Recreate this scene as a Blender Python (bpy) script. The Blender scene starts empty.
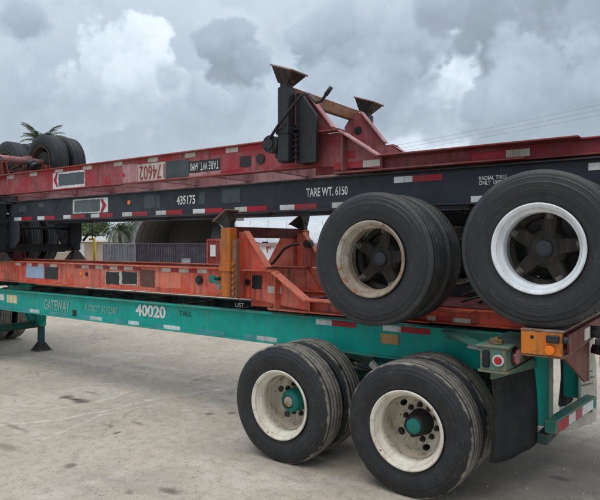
import bpy, bmesh, math, random
from mathutils import Vector, Matrix, noise as mnoise
random.seed(7)
scene = bpy.context.scene
COL = scene.collection
PI = math.pi

# ------------------------------------------------------------------ camera
F, PHI, EYE, HZ = 598.0, math.radians(35.8), 1.93, 243.0      # focal length (for a 600 wide picture), heading, eye height
SN, CS = math.sin(PHI), math.cos(PHI)
cam_d = bpy.data.cameras.new('camera'); cam = bpy.data.objects.new('camera', cam_d); COL.objects.link(cam)
cam.location = (0, 0, EYE); cam.rotation_euler = (PI/2, 0, PHI)
cam_d.sensor_width = 36; cam_d.lens = 36*F/600; cam_d.shift_y = -(250-HZ)/600
cam_d.clip_start = .05; cam_d.clip_end = 3000
scene.camera = cam

# ------------------------------------------------------------------ sky and sun
SUN_EL, SUN_AZ = math.radians(74), math.radians(-75)          # azimuth of the sun measured from +x
sun_d = bpy.data.lights.new('sun', 'SUN'); sun_d.energy = 1.5; sun_d.angle = math.radians(60); sun_d.color = (1, .965, .92)
sun = bpy.data.objects.new('sun', sun_d); COL.objects.link(sun)
sv = Vector((math.cos(SUN_EL)*math.cos(SUN_AZ), math.cos(SUN_EL)*math.sin(SUN_AZ), math.sin(SUN_EL)))
sun.rotation_euler = sv.to_track_quat('Z', 'Y').to_euler()

class NT:
    """small helper for node trees"""
    def __init__(s, tree): s.t = tree; s.n = tree.nodes; s.l = tree.links
    def add(s, kind, **kw):
        n = s.n.new(kind)
        for k, v in kw.items(): setattr(n, k, v)
        return n
    def put(s, sock, v):
        if hasattr(v, 'is_output') or isinstance(v, bpy.types.NodeSocket): s.l.new(v, sock)
        elif v is not None:
            if isinstance(v, (tuple, list)) and len(v) == 3 and sock.type == 'RGBA': v = (*v, 1)
            sock.default_value = v
    def math(s, op, a, b=None, c=None, clamp=False):
        n = s.add('ShaderNodeMath', operation=op, use_clamp=clamp)
        for i, v in enumerate((a, b, c)):
            if v is not None: s.put(n.inputs[i], v)
        return n.outputs[0]
    def vmath(s, op, a, b=None, scale=None):
        n = s.add('ShaderNodeVectorMath', operation=op)
        s.put(n.inputs[0], a)
        if b is not None: s.put(n.inputs[1], b)
        if scale is not None: s.put(n.inputs['Scale'], scale)
        return n.outputs['Value'] if op in ('LENGTH', 'DISTANCE', 'DOT_PRODUCT') else n.outputs[0]
    def noise(s, vec, scale, detail=4, rough=.55, dist=0, color=False):
        n = s.add('ShaderNodeTexNoise')
        if vec is not None: s.put(n.inputs['Vector'], vec)
        n.inputs['Scale'].default_value = scale; n.inputs['Detail'].default_value = detail
        n.inputs['Roughness'].default_value = rough; n.inputs['Distortion'].default_value = dist
        return n.outputs['Color' if color else 'Fac']
    def smooth(s, v, a, b, lo=0., hi=1.):
        n = s.add('ShaderNodeMapRange', interpolation_type='SMOOTHSTEP')
        s.put(n.inputs[0], v); n.inputs[1].default_value = a; n.inputs[2].default_value = b
        n.inputs[3].default_value = lo; n.inputs[4].default_value = hi
        return n.outputs[0]
    def mix(s, f, a, b, blend='MIX'):
        n = s.add('ShaderNodeMix', data_type='RGBA', blend_type=blend)
        s.put(n.inputs[0], f); s.put(n.inputs[6], a); s.put(n.inputs[7], b)
        return n.outputs[2]
    def scale(s, vec, xyz, loc=(0, 0, 0)):
        n = s.add('ShaderNodeMapping'); s.put(n.inputs[0], vec)
        n.inputs['Scale'].default_value = xyz; n.inputs['Location'].default_value = loc
        return n.outputs[0]

def lin(r, g, b):
    f = lambda c: (c/255/12.92) if c <= 10 else ((c/255+.055)/1.055)**2.4
    return (f(r), f(g), f(b))

world = bpy.data.worlds.new('World'); scene.world = world; world.use_nodes = True
w = NT(world.node_tree); w.n.clear()
WS = .1
gen = w.add('ShaderNodeTexCoord').outputs['Generated']
warp = w.vmath('SUBTRACT', w.noise(gen, 4.5, 4, .6, 0, True), (.5, .5, .5))
wd = w.vmath('ADD', gen, w.vmath('SCALE', warp, scale=.10))
puff = w.math('SUBTRACT', w.noise(w.scale(gen, (1, 1, 1.5)), 6.5, 6, .62, .15), .5)
def skydir(px, py):
    d = (px-300)/F
    return Vector((-SN+CS*d, CS+SN*d, (HZ-py)/F)).normalized()
# cloud masses of the day, far ones first: heading, radius, brightness of the base and of the top, softness of the edge, opacity
clouds = [((60, 20), .24, .66, .68, .9, .8), ((40, 125), .15, .44, .56, .5, .75), ((160, 130), .17, .46, .56, .5, .7), ((262, 120), .10, .52, .66, .5, .6),
          ((120, 72), .075, .58, .88, .16, .9), ((150, 92), .060, .56, .84, .16, .85), ((186, 104), .055, .50, .84, .2, .8), ((92, 92), .05, .50, .74, .25, .7), ((170, 78), .028, .46, .58, .4, .6),
          ((300, 22), .07, .56, .70, .5, .6), ((216, 96), .06, .42, .62, .25, .7), ((234, 54), .052, .26, .50, .16, .95), ((256, 62), .035, .34, .56, .22, .8),
          ((425, 138), .10, .92, .84, .6, .7), ((335, 46), .068, .26, .60, .14, .95), ((374, 62), .075, .24, .54, .16, .95), ((352, 92), .085, .36, .46, .3, .9), ((412, 48), .062, .30, .60, .15, .95),
          ((395, 100), .08, .38, .48, .4, .85), ((440, 108), .06, .46, .54, .4, .7), ((330, 112), .07, .42, .56, .3, .7),
          ((474, 72), .080, 1.08, .98, 1.0, 1.0), ((452, 60), .02, .92, .98, .4, .8), ((545, 18), .13, .20, .40, .22, .95), ((590, 70), .10, .24, .42, .25, .95), ((532, 78), .055, .32, .56, .18, .9),
          ((500, 104), .060, .36, .60, .22, .85), ((560, 112), .09, .40, .52, .35, .85), ((500, 46), .03, .50, .66, .4, .7), ((440, 4), .045, .30, .50, .25, .9), ((14, 14), .032, .36, .58, .35, .8), ((380, 15), .05, .5, .7, .4, .5)]
vor = w.add('ShaderNodeTexVoronoi', feature='F1'); vor.inputs['Scale'].default_value = 15; vor.inputs['Detail'].default_value = 2; vor.inputs['Roughness'].default_value = .6
w.put(vor.inputs['Vector'], w.vmath('ADD', gen, w.vmath('SCALE', warp, scale=.07)))
bil = w.math('SUBTRACT', .42, vor.outputs['Distance'])
det = w.math('SUBTRACT', w.noise(gen, 24, 5, .62), .5)
zz_ = w.add('ShaderNodeSeparateXYZ'); w.l.new(gen, zz_.inputs[0])
val = w.math('ADD', .58, w.math('ADD', w.math('MULTIPLY', w.math('SUBTRACT', w.noise(w.scale(wd, (1, 1, 2.0)), 3.2, 5, .60, .2), .5), .42), w.math('MULTIPLY', puff, .12)))
tex = w.math('ADD', w.math('MULTIPLY', bil, .14), w.math('ADD', w.math('MULTIPLY', det, .10), w.math('MULTIPLY', puff, .28)))
for (px, py), rad, lo_, hi_, soft, op in clouds:
    c = skydir(px, py)
    e_ = w.math('SUBTRACT', 1.48, w.math('DIVIDE', w.vmath('DISTANCE', wd, tuple(c)), rad*1.08))
    e_ = w.math('ADD', e_, w.math('ADD', w.math('MULTIPLY', bil, .55), w.math('ADD', w.math('MULTIPLY', puff, 1.3), w.math('MULTIPLY', det, .35))))
    mk = w.smooth(e_, -.02, soft*1.4, 0, op)
    g_ = w.smooth(w.math('DIVIDE', w.math('SUBTRACT', zz_.outputs[2], c.z), rad), -.9, 1.0, lo_, hi_)
    g_ = w.math('ADD', w.math('ADD', g_, tex), w.smooth(e_, .45, 0, 0, .05))
    n_ = w.add('ShaderNodeMix', data_type='FLOAT'); w.put(n_.inputs[0], mk); w.put(n_.inputs[2], val); w.put(n_.inputs[3], g_); val = n_.outputs[0]
ramp = w.add('ShaderNodeValToRGB'); w.l.new(val, ramp.inputs[0])
els = ramp.color_ramp.elements
stops = [(.10, (122, 132, 143)), (.30, (141, 153, 165)), (.50, (163, 175, 187)), (.70, (193, 205, 216)), (.98, (228, 234, 238))]
while len(els) < len(stops): els.new(.5)
for e_, (p, c) in zip(els, stops): e_.position = p; e_.color = (*lin(*c), 1)
cloudc = w.vmath('SCALE', ramp.outputs[0], scale=1/WS)
sky = w.add('ShaderNodeTexSky', sky_type='NISHITA'); sky.sun_disc = False
sky.sun_elevation = SUN_EL; sky.sun_rotation = PI/2-SUN_AZ; sky.air_density = 1.2; sky.dust_density = 3
colr = w.mix(.06, cloudc, sky.outputs[0])
bg = w.add('ShaderNodeBackground'); w.l.new(colr, bg.inputs[0]); bg.inputs[1].default_value = WS
wo = w.add('ShaderNodeOutputWorld'); w.l.new(bg.outputs[0], wo.inputs[0])
scene.view_settings.view_transform = 'Standard'; scene.view_settings.look = 'None'
scene.view_settings.exposure = .50; scene.view_settings.gamma = 1; scene.view_settings.use_curve_mapping = False

# ------------------------------------------------------------------ where a sight line of the survey meets an upright plane y = Y, or the ground
def P(px, py, Y):
    d = (px-300)/F; t = Y/(CS+SN*d)
    return t*(-SN+CS*d), EYE-(py-HZ)/F*t
def G(px, py, z=0):
    d = (px-300)/F; t = (EYE-z)*F/(py-HZ)
    return Vector((t*(-SN+CS*d), t*(CS+SN*d), z))
def far(px, Z, z=0):
    d = (px-300)/F
    return Vector((Z*(-SN+CS*d), Z*(CS+SN*d), z))

# ------------------------------------------------------------------ materials
def new_mat(name):
    m = bpy.data.materials.new(name); m.use_nodes = True
    t = NT(m.node_tree); t.n.clear()
    b = t.add('ShaderNodeBsdfPrincipled'); o = t.add('ShaderNodeOutputMaterial'); t.l.new(b.outputs[0], o.inputs[0])
    return m, t, b
def bump(t, b, h, dist=.01, st=.5):
    n = t.add('ShaderNodeBump'); t.put(n.inputs['Height'], h); n.inputs['Distance'].default_value = dist; n.inputs['Strength'].default_value = st
    t.l.new(n.outputs[0], b.inputs['Normal'])
RUST = (.10, .040, .018)
def paint(name, base, fade=None, fade_amt=.5, rust=.5, rough=.45, dirt=.35, edge=.8, grime=(.09, .075, .06), metal=0, rustc=RUST, streak=.5):
    m, t, b = new_mat(name)
    co = t.add('ShaderNodeTexCoord').outputs['Object']
    big = t.noise(co, 1.3, 6, .6)
    col = base
    if fade: col = t.mix(t.smooth(big, .62-.25*fade_amt, .75-.2*fade_amt), base, fade)
    mott = t.noise(co, 6, 5, .65)
    col = t.mix(t.smooth(mott, .35, .7, 0, .5), col, tuple(c*.72 for c in base))
    st = t.noise(t.scale(co, (16, 16, 1.1)), 1, 5, .65)
    col = t.mix(t.smooth(st, .46, .70, 0, dirt*1.25), col, grime)
    spots = t.noise(co, 17, 8, .68)
    clump = t.noise(co, 2.1, 4, .6)
    rm = t.math('MULTIPLY', t.smooth(spots, .70-.16*rust, .745-.16*rust), t.smooth(clump, .38, .58))
    if streak:
        drip = t.noise(t.scale(co, (26, 26, 2.2)), 1, 4, .6)
        rm = t.math('MAXIMUM', rm, t.math('MULTIPLY', t.smooth(drip, .62, .80, 0, streak), t.smooth(clump, .42, .60)))
    if edge:
        bv = t.add('ShaderNodeBevel', samples=3); bv.inputs[0].default_value = .012
        geo = t.add('ShaderNodeNewGeometry')
        e = t.math('SUBTRACT', 1, t.vmath('DOT_PRODUCT', bv.outputs[0], geo.outputs['Normal']))
        em = t.math('MULTIPLY', t.smooth(e, .02, .12), t.smooth(t.noise(co, 9, 6, .7), .56-.2*edge, .66-.2*edge))
        rm = t.math('MAXIMUM', rm, em)
    rc = t.mix(t.noise(co, 40, 4), rustc, tuple(min(1, c*2.2) for c in rustc))
    col = t.mix(rm, col, rc)
    t.put(b.inputs['Base Color'], col)
    t.put(b.inputs['Roughness'], t.math('ADD', t.math('MULTIPLY', rm, .35), t.smooth(mott, .3, .7, rough, rough+.18), clamp=True))
    b.inputs['Metallic'].default_value = metal; b.inputs['Specular IOR Level'].default_value = .28
    bump(t, b, t.math('ADD', t.math('MULTIPLY', rm, -.5), t.math('MULTIPLY', t.noise(co, 30, 5), .35)), .004, .5)
    b1 = b.inputs['Normal'].links[0].from_node; b2 = t.add('ShaderNodeBump'); t.put(b2.inputs['Height'], t.noise(co, 2.7, 2, .5)); b2.inputs['Distance'].default_value = .03; b2.inputs['Strength'].default_value = .35; t.l.new(b2.outputs[0], b1.inputs['Normal'])
    return m
def plain(name, base, rough=.6, var=.25, scale=12, metal=0, emis=None):
    m, t, b = new_mat(name)
    co = t.add('ShaderNodeTexCoord').outputs['Object']
    n = t.noise(co, scale, 5, .65)
    t.put(b.inputs['Base Color'], t.mix(t.smooth(n, .35, .7), base, tuple(c*(1-var) for c in base)))
    b.inputs['Roughness'].default_value = rough; b.inputs['Metallic'].default_value = metal
    bump(t, b, n, .003, .3)
    return m
M = {}
M['green'] = paint('green_paint', (.0, .345, .28), (.001, .38, .32), .5, .25, .38, .22, .75)
M['green_rusty'] = paint('green_paint_rusty', (.018, .19, .15), (.10, .20, .15), .8, .85, .5, .4, 1.0, rustc=(.17, .10, .055))
M['green_dark'] = paint('green_underframe_paint', (.004, .075, .065), (.02, .07, .06), .4, .6, .6, .5, .6)
M['green_shaded'] = paint('shade_darkened_green_paint', (.006, .022, .022), (.012, .035, .032), .5, .4, .6, .4, .5)  # green paint darkened to hold the shade between the beams
M['black'] = paint('black_paint', (.024, .030, .040), (.034, .044, .055), .5, .18, .42, .15, .35, grime=(.05, .05, .05), streak=.15)
M['black_under'] = paint('black_underframe_paint', (.014, .016, .02), (.022, .026, .03), .5, .3, .55, .3, .3, grime=(.04, .035, .03), streak=.2)
M['red'] = paint('red_paint', (.36, .030, .042), (.34, .11, .115), .9, .6, .55, .7, .9, grime=(.12, .055, .05), streak=.35)
M['red_mid'] = paint('weathered_dull_red_paint', (.24, .032, .042), (.32, .12, .125), .9, .5, .6, .5, .9, grime=(.12, .06, .055), streak=.3)
M['pink'] = paint('faded_and_lit_pink_red_paint', (.38, .17, .175), (.48, .28, .28), .9, .35, .6, .35, .5, grime=(.15, .07, .07), streak=.3)
M['red_dark'] = paint('dark_red_paint', (.15, .026, .020), (.18, .05, .038), .6, .5, .55, .5, .8)
M['orange'] = paint('orange_red_paint', (.62, .098, .056), (.64, .20, .14), .8, .6, .55, .6, .9, streak=.55)
M['orange_light'] = paint('sun_bleached_orange_paint', (.72, .22, .14), (.66, .18, .12), .8, .4, .6, .3, .5)
M['amber_paint'] = paint('amber_orange_paint', (.58, .175, .018), (.52, .13, .02), .8, .55, .45, .5, 1.0, rustc=(.14, .06, .03), streak=.8)
M['brown_patch'] = plain('brown_primer_patch', (.12, .055, .04), .7)
M['rust_wood'] = paint('rusty_brown_steel', (.22, .095, .055), (.30, .15, .09), .9, .9, .75, .5, .6)
M['maroon'] = paint('maroon_steel', (.12, .025, .03), (.15, .05, .045), .6, .6, .7, .4, .6)
M['pad'] = paint('worn_landing_pad_steel', (.20, .12, .085), (.32, .26, .22), .8, .8, .6, .5, .6)
M['tape_white'] = paint('white_reflective_tape', (.72, .74, .74), (.52, .53, .51), .7, .45, .3, .5, 0, grime=(.3, .28, .25), streak=.2, rustc=(.16, .15, .14))
M['tape_old'] = paint('yellowed_reflective_tape', (.56, .54, .48), (.44, .40, .34), .6, .2, .4, .5, 0, grime=(.25, .2, .16), streak=.1)
M['tape_red'] = paint('red_reflective_tape', (.40, .014, .03), (.27, .04, .045), .7, .4, .3, .3, 0, grime=(.15, .03, .03), streak=0)
M['tape_faded'] = paint('faded_blue_white_tape', (.06, .30, .32), (.12, .33, .36), .7, .0, .5, .4, 0, grime=(.03, .25, .22), streak=0)
M['print_white'] = paint('white_lettering', (.74, .74, .72), (.55, .57, .57), .6, .75, .5, .5, 0, grime=(.3, .3, .3), streak=.3, rustc=(.07, .10, .10))
M['print_faded'] = paint('faded_pale_lettering', (.30, .46, .40), (.16, .38, .32), .7, .0, .6, .3, 0, grime=(.05, .3, .25), streak=0)
M['print_dark'] = plain('dark_lettering', (.008, .05, .045), .6)
M['print_red'] = plain('red_lettering', (.33, .035, .04), .6)
M['print_grey'] = plain('grey_lettering', (.30, .31, .32), .6)
M['patch_grey'] = paint('grey_overpainted_patch', (.085, .11, .12), (.12, .14, .15), .5, .1, .55, .3, 0, streak=0)
M['patch_slate'] = paint('slate_patch', (.055, .075, .085), (.075, .095, .105), .5, .1, .55, .3, 0, streak=0)
M['patch_black'] = plain('black_patch', (.012, .013, .016), .5)
M['sticker_blue'] = paint('blue_sticker', (.30, .42, .58), (.60, .64, .68), .7, .0, .4, .3, 0, streak=0)
M['sticker_tan'] = paint('tan_sticker', (.52, .30, .12), (.42, .25, .12), .6, .3, .5, .4, 0, streak=.2)
M['sticker_cream'] = paint('cream_sticker', (.70, .62, .35), (.75, .70, .55), .6, .0, .5, .3, 0, streak=0)
M['light_red'] = plain('red_lamp_lens', (.36, .012, .018), .18, .2)
M['light_amber'] = plain('amber_lamp_lens', (.85, .20, .012), .2, .15)
M['dark_void'] = plain('dark_recess', (.008, .008, .009), .8)
M['flap'] = paint('dusty_black_rubber', (.045, .049, .051), (.065, .068, .068), .6, 0, .7, .5, 0, grime=(.09, .085, .075), streak=0)
M['foot_steel'] = paint('greasy_black_steel', (.020, .020, .022), (.045, .035, .028), .7, .6, .5, .5, .8, streak=.3)
M['rubber'] = plain('black_rubber', (.017, .018, .020), .62, .3)
M['hub_black'] = plain('greasy_black_casting', (.013, .014, .017), .5, .35, 20)
M['hub_spoke'] = paint('spoke_casting', (.030, .027, .024), (.042, .034, .028), .6, .5, .65, .5, 0, streak=.2)
M['drum'] = plain('black_brake_drum', (.006, .006, .006), .7)
M['hub_cap_grey'] = plain('grey_blue_hub_cap', (.022, .028, .036), .55)
M['hub_teal'] = paint('teal_hub_paint', (.004, .20, .16), (.01, .23, .18), .4, .3, .4, .4, .3, streak=.1)
M['nut_rust'] = plain('rusty_nut', (.045, .028, .020), .7, .5, 60)
M['nut_pale'] = plain('pale_clamp_nut', (.15, .14, .12), .55, .5, 60)
M['rim_cream'] = paint('cream_wheel_paint', (.72, .68, .59), (.66, .60, .49), .6, .55, .42, .45, .5, grime=(.30, .20, .12), rustc=(.16, .075, .035), streak=.2)
M['disc_cream'] = paint('greasy_cream_wheel_disc', (.66, .60, .50), (.52, .44, .33), .8, .62, .5, .6, .4, grime=(.16, .11, .07), rustc=(.13, .06, .03), streak=.5)
M['rim_dirty'] = paint('dirty_cream_wheel_paint', (.47, .43, .36), (.25, .20, .15), .9, .9, .6, .6, .5, grime=(.16, .10, .06), rustc=(.14, .065, .03), streak=.3)
M['rim_white'] = paint('white_wheel_paint', (.74, .77, .80), (.66, .70, .74), .5, .25, .30, .35, .2, grime=(.35, .33, .30), streak=.05)
M['steel'] = paint('bare_steel', (.30, .29, .28), (.24, .22, .2), .5, .5, .4, .4, .4, metal=.5)
M['brass'] = paint('brass_coloured_casting', (.34, .24, .09), (.22, .15, .07), .7, .5, .5, .4, .4, metal=.4)
M['yellow'] = paint('yellow_paint', (.78, .58, .03), (.65, .45, .04), .5, .3, .4, .3, .4)
M['flap_white'] = paint('white_mudflap_rubber', (.72, .68, .58), (.66, .60, .50), .6, .0, .6, .15, 0, streak=.1)
M['galv'] = paint('weathered_galvanised_steel', (.28, .29, .30), (.20, .21, .22), .6, .4, .5, .5, 0)

def tyre_mat(name, wall, dust, amt):
    """rubber; road dust sits on the sidewall in rings and on the tread"""
    m, t, b = new_mat(name)
    co = t.add('ShaderNodeTexCoord').outputs['Object']
    n = t.noise(co, 7, 6, .65); n2 = t.noise(co, 40, 4, .6)
    sep = t.add('ShaderNodeSeparateXYZ'); t.l.new(co, sep.inputs[0])
    r = t.math('SQRT', t.math('ADD', t.math('POWER', sep.outputs[0], 2), t.math('POWER', sep.outputs[2], 2)))
    ring = t.noise(t.scale(t.add_comb(r) if False else comb(t, r), (1, 1, 1)), 60, 3, .6)
    f = t.math('MULTIPLY', t.smooth(n, .35, .75, .15, 1), amt)
    f = t.math('MULTIPLY', f, t.smooth(ring, .3, .7, .5, 1.2), clamp=True)
    ang = t.math('ARCTAN2', sep.outputs[2], sep.outputs[0])
    cv = t.add('ShaderNodeCombineXYZ'); t.put(cv.inputs[0], t.math('MULTIPLY', r, 38)); t.put(cv.inputs[1], t.math('MULTIPLY', ang, 2.2)); t.put(cv.inputs[2], sep.outputs[1])
    scuff = t.smooth(t.noise(cv.outputs[0], 1.5, 6, .7), .56, .70, 0, .6)
    colr_ = t.mix(f, wall, dust); colr_ = t.mix(t.math('MULTIPLY', scuff, t.smooth(n, .4, .62)), colr_, (.12, .116, .11))
    t.put(b.inputs['Base Color'], colr_)
    t.put(b.inputs['Roughness'], t.smooth(n, .3, .7, .48, .66))
    bump(t, b, t.math('ADD', t.math('MULTIPLY', n2, .5), t.math('MULTIPLY', ring, 1.5)), .006, .7)
    return m
def worn_tyre():
    m, t, b = new_mat('worn_tyre')
    co = t.add('ShaderNodeTexCoord').outputs['Object']
    sep = t.add('ShaderNodeSeparateXYZ'); t.l.new(co, sep.inputs[0])
    r = t.math('SQRT', t.math('ADD', t.math('POWER', sep.outputs[0], 2), t.math('POWER', sep.outputs[2], 2)))
    n = t.noise(co, 8, 8, .7); n2 = t.noise(co, 45, 5, .7); n3 = t.noise(co, 3.2, 4, .6)
    wall = t.mix(t.smooth(n, .4, .7), (.007, .008, .011), (.018, .019, .021))
    wall = t.mix(t.math('MULTIPLY', t.smooth(n2, .55, .7), t.smooth(n3, .48, .64, 0, .45)), wall, (.10, .095, .085))
    tread = t.mix(t.smooth(n, .3, .7), (.125, .115, .10), (.26, .235, .20))
    tread = t.mix(t.smooth(n2, .45, .7, 0, .5), tread, (.06, .056, .05))
    ang = t.math('ARCTAN2', sep.outputs[2], sep.outputs[0])
    cv = t.add('ShaderNodeCombineXYZ'); t.put(cv.inputs[0], t.math('MULTIPLY', r, 42)); t.put(cv.inputs[1], t.math('MULTIPLY', ang, 2.4)); t.put(cv.inputs[2], sep.outputs[1])
    wall = t.mix(t.math('MULTIPLY', t.smooth(t.noise(cv.outputs[0], 1.6, 7, .72), .56, .70, 0, .6), t.smooth(n3, .40, .58)), wall, (.085, .080, .073))
    rr = t.math('ADD', r, t.math('MULTIPLY', t.math('SUBTRACT', n, .5), .055))
    rr = t.math('ADD', rr, t.math('MULTIPLY', t.math('SUBTRACT', n3, .5), .05))
    k = t.smooth(rr, .501, .511)
    ax = t.math('ABSOLUTE', sep.outputs[1])
    gr_ = t.math('ABSOLUTE', t.math('SUBTRACT', t.math('FRACT', t.math('MULTIPLY', ax, 27)), .5))
    tread = t.mix(t.math('MULTIPLY', t.smooth(gr_, .10, .02), .35), tread, (.03, .028, .026))
    t.put(b.inputs['Base Color'], t.mix(k, wall, tread)); t.put(b.inputs['Roughness'], t.math('ADD', t.math('MULTIPLY', k, .25), .5))
    bump(t, b, t.math('ADD', t.math('MULTIPLY', n2, .5), t.math('ADD', t.math('MULTIPLY', n, .8), t.math('MULTIPLY', k, .35))), .006, .5)
    return m
def comb(t, r):
    c = t.add('ShaderNodeCombineXYZ'); t.put(c.inputs[0], r); return c.outputs[0]
M['tyre_wall'] = tyre_mat('tyre_sidewall', (.009, .0105, .0135), (.026, .027, .029), .5)
M['tyre_wall_dusty'] = tyre_mat('dusty_tyre_sidewall', (.018, .020, .026), (.075, .070, .064), .45)
M['tyre_worn'] = worn_tyre()
M['tread_dark'] = tyre_mat('dark_tyre_tread', (.016, .017, .019), (.060, .060, .060), .7)
M['tread_worn'] = tyre_mat('worn_grey_tyre_tread', (.085, .080, .074), (.21, .19, .165), .9)

# ------------------------------------------------------------------ mesh helpers
class B:
    def __init__(s): s.m = bmesh.new()
    def box(s, x0, x1, y0, y1, z0, z1, mat=0, bev=0):
        m = Matrix.Translation(((x0+x1)/2, (y0+y1)/2, (z0+z1)/2)) @ Matrix.Diagonal((abs(x1-x0), abs(y1-y0), abs(z1-z0), 1))
        r = bmesh.ops.create_cube(s.m, size=1, matrix=m)
        fs = {f for v in r['verts'] for f in v.link_faces}
        for f in fs: f.material_index = mat
        if bev:
            bmesh.ops.bevel(s.m, geom=list({e for v in r['verts'] for e in v.link_edges}), offset=bev, segments=1, affect='EDGES')
        return s
    def rod(s, p0, p1, r, n=12, r2=None, mat=0):
        p0, p1 = Vector(p0), Vector(p1); d = p1-p0
        m = Matrix.Translation((p0+p1)/2) @ d.to_track_quat('Z', 'Y').to_matrix().to_4x4()
        q = bmesh.ops.create_cone(s.m, cap_ends=True, segments=n, radius1=r, radius2=r if r2 is None else r2, depth=d.length, matrix=m)
        for f in {f for v in q['verts'] for f in v.link_faces}:
            f.material_index = mat; f.smooth = len(f.verts) == 4
        return s
    def bar(s, p0, p1, wd, ht, up=(0, 0, 1), mat=0):
        p0, p1 = Vector(p0), Vector(p1); d = (p1-p0); L = d.length; d.normalize(); up = Vector(up)
        sd = up.cross(d).normalized(); up = d.cross(sd)
        m = Matrix((d, sd, up)).transposed().to_4x4(); m.translation = (p0+p1)/2
        r = bmesh.ops.create_cube(s.m, size=1, matrix=m @ Matrix.Diagonal((L, wd, ht, 1)))
        for f in {f for v in r['verts'] for f in v.link_faces}: f.material_index = mat
        return s
    def tube(s, pts, r, n=8):
        rings = []; pts = [Vector(p) for p in pts]
        for i, p in enumerate(pts):
            d = (pts[min(i+1, len(pts)-1)]-pts[max(i-1, 0)]).normalized()
            q = d.to_track_quat('Z', 'Y')
            rings.append([s.m.verts.new(p+q @ Vector((r*math.cos(2*PI*k/n), r*math.sin(2*PI*k/n), 0))) for k in range(n)])
        for a, b_ in zip(rings, rings[1:]):
            # match ring starts so the skin does not twist
            o = min(range(n), key=lambda k: (b_[k].co-a[0].co-(b_[0].co-b_[0].co)).length)
            for k in range(n):
                f = s.m.faces.new((a[k], a[(k+1) % n], b_[(k+1+o) % n], b_[(k+o) % n])); f.smooth = True
        s.m.faces.new(rings[0][::-1]); s.m.faces.new(rings[-1])
        return s
    def prism(s, poly, y0, y1, holes=(), axis='y'):
        """outline in (x, z) given a thickness along y (or in (y, z) along x)"""
        mk = (lambda a, c, t: (a, t, c)) if axis == 'y' else (lambda a, c, t: (t, a, c))
        f0 = [s.m.verts.new(mk(a, c, y0)) for a, c in poly]; f1 = [s.m.verts.new(mk(a, c, y1)) for a, c in poly]
        n = len(poly)
        s.m.faces.new(f0); s.m.faces.new(f1[::-1])
        for i in range(n): s.m.faces.new((f0[i], f1[i], f1[(i+1) % n], f0[(i+1) % n]))
        return s
    def lathe(s, prof, n=48, mats=None, closed=False, smooth=True, rmod=None):
        """profile of (a, r, material) turned about the y axis"""
        rings = []
        for j, p in enumerate(prof):
            rings.append([s.m.verts.new(((p[1]-(rmod(i, j) if rmod else 0))*math.cos(2*PI*i/n), p[0], (p[1]-(rmod(i, j) if rmod else 0))*math.sin(2*PI*i/n))) for i in range(n)])
        js = range(len(prof) if closed else len(prof)-1)
        for j in js:
            a, b_ = rings[j], rings[(j+1) % len(prof)]
            for i in range(n):
                f = s.m.faces.new((a[i], a[(i+1) % n], b_[(i+1) % n], b_[i])); f.smooth = smooth
                f.material_index = prof[j][2] if len(prof[j]) > 2 else 0
        return s
    def mesh(s, name, *mats):
        bmesh.ops.recalc_face_normals(s.m, faces=s.m.faces)
        me = bpy.data.meshes.new(name); s.m.to_mesh(me); s.m.free()
        for x in mats: me.materials.append(M[x] if isinstance(x, str) else x)
        return me
    def build(s, name, mats, parent=None, **kw):
        mats = mats if isinstance(mats, (tuple, list)) else (mats,)
        return link(name, s.mesh(name, *mats), parent, **kw)
def link(name, me, parent=None, loc=None, label=None, kind=None, cat=None, group=None, rot=None):
    o = bpy.data.objects.new(name, me); COL.objects.link(o)
    if parent is not None: o.parent = parent
    if loc is not None: o.location = loc
    if rot is not None: o.rotation_euler = rot
    for k, v in (('label', label), ('kind', kind), ('category', cat), ('group', group)):
        if v: o[k] = v
    return o
def flat_shade(me):
    for p in me.polygons: p.use_smooth = False

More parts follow.
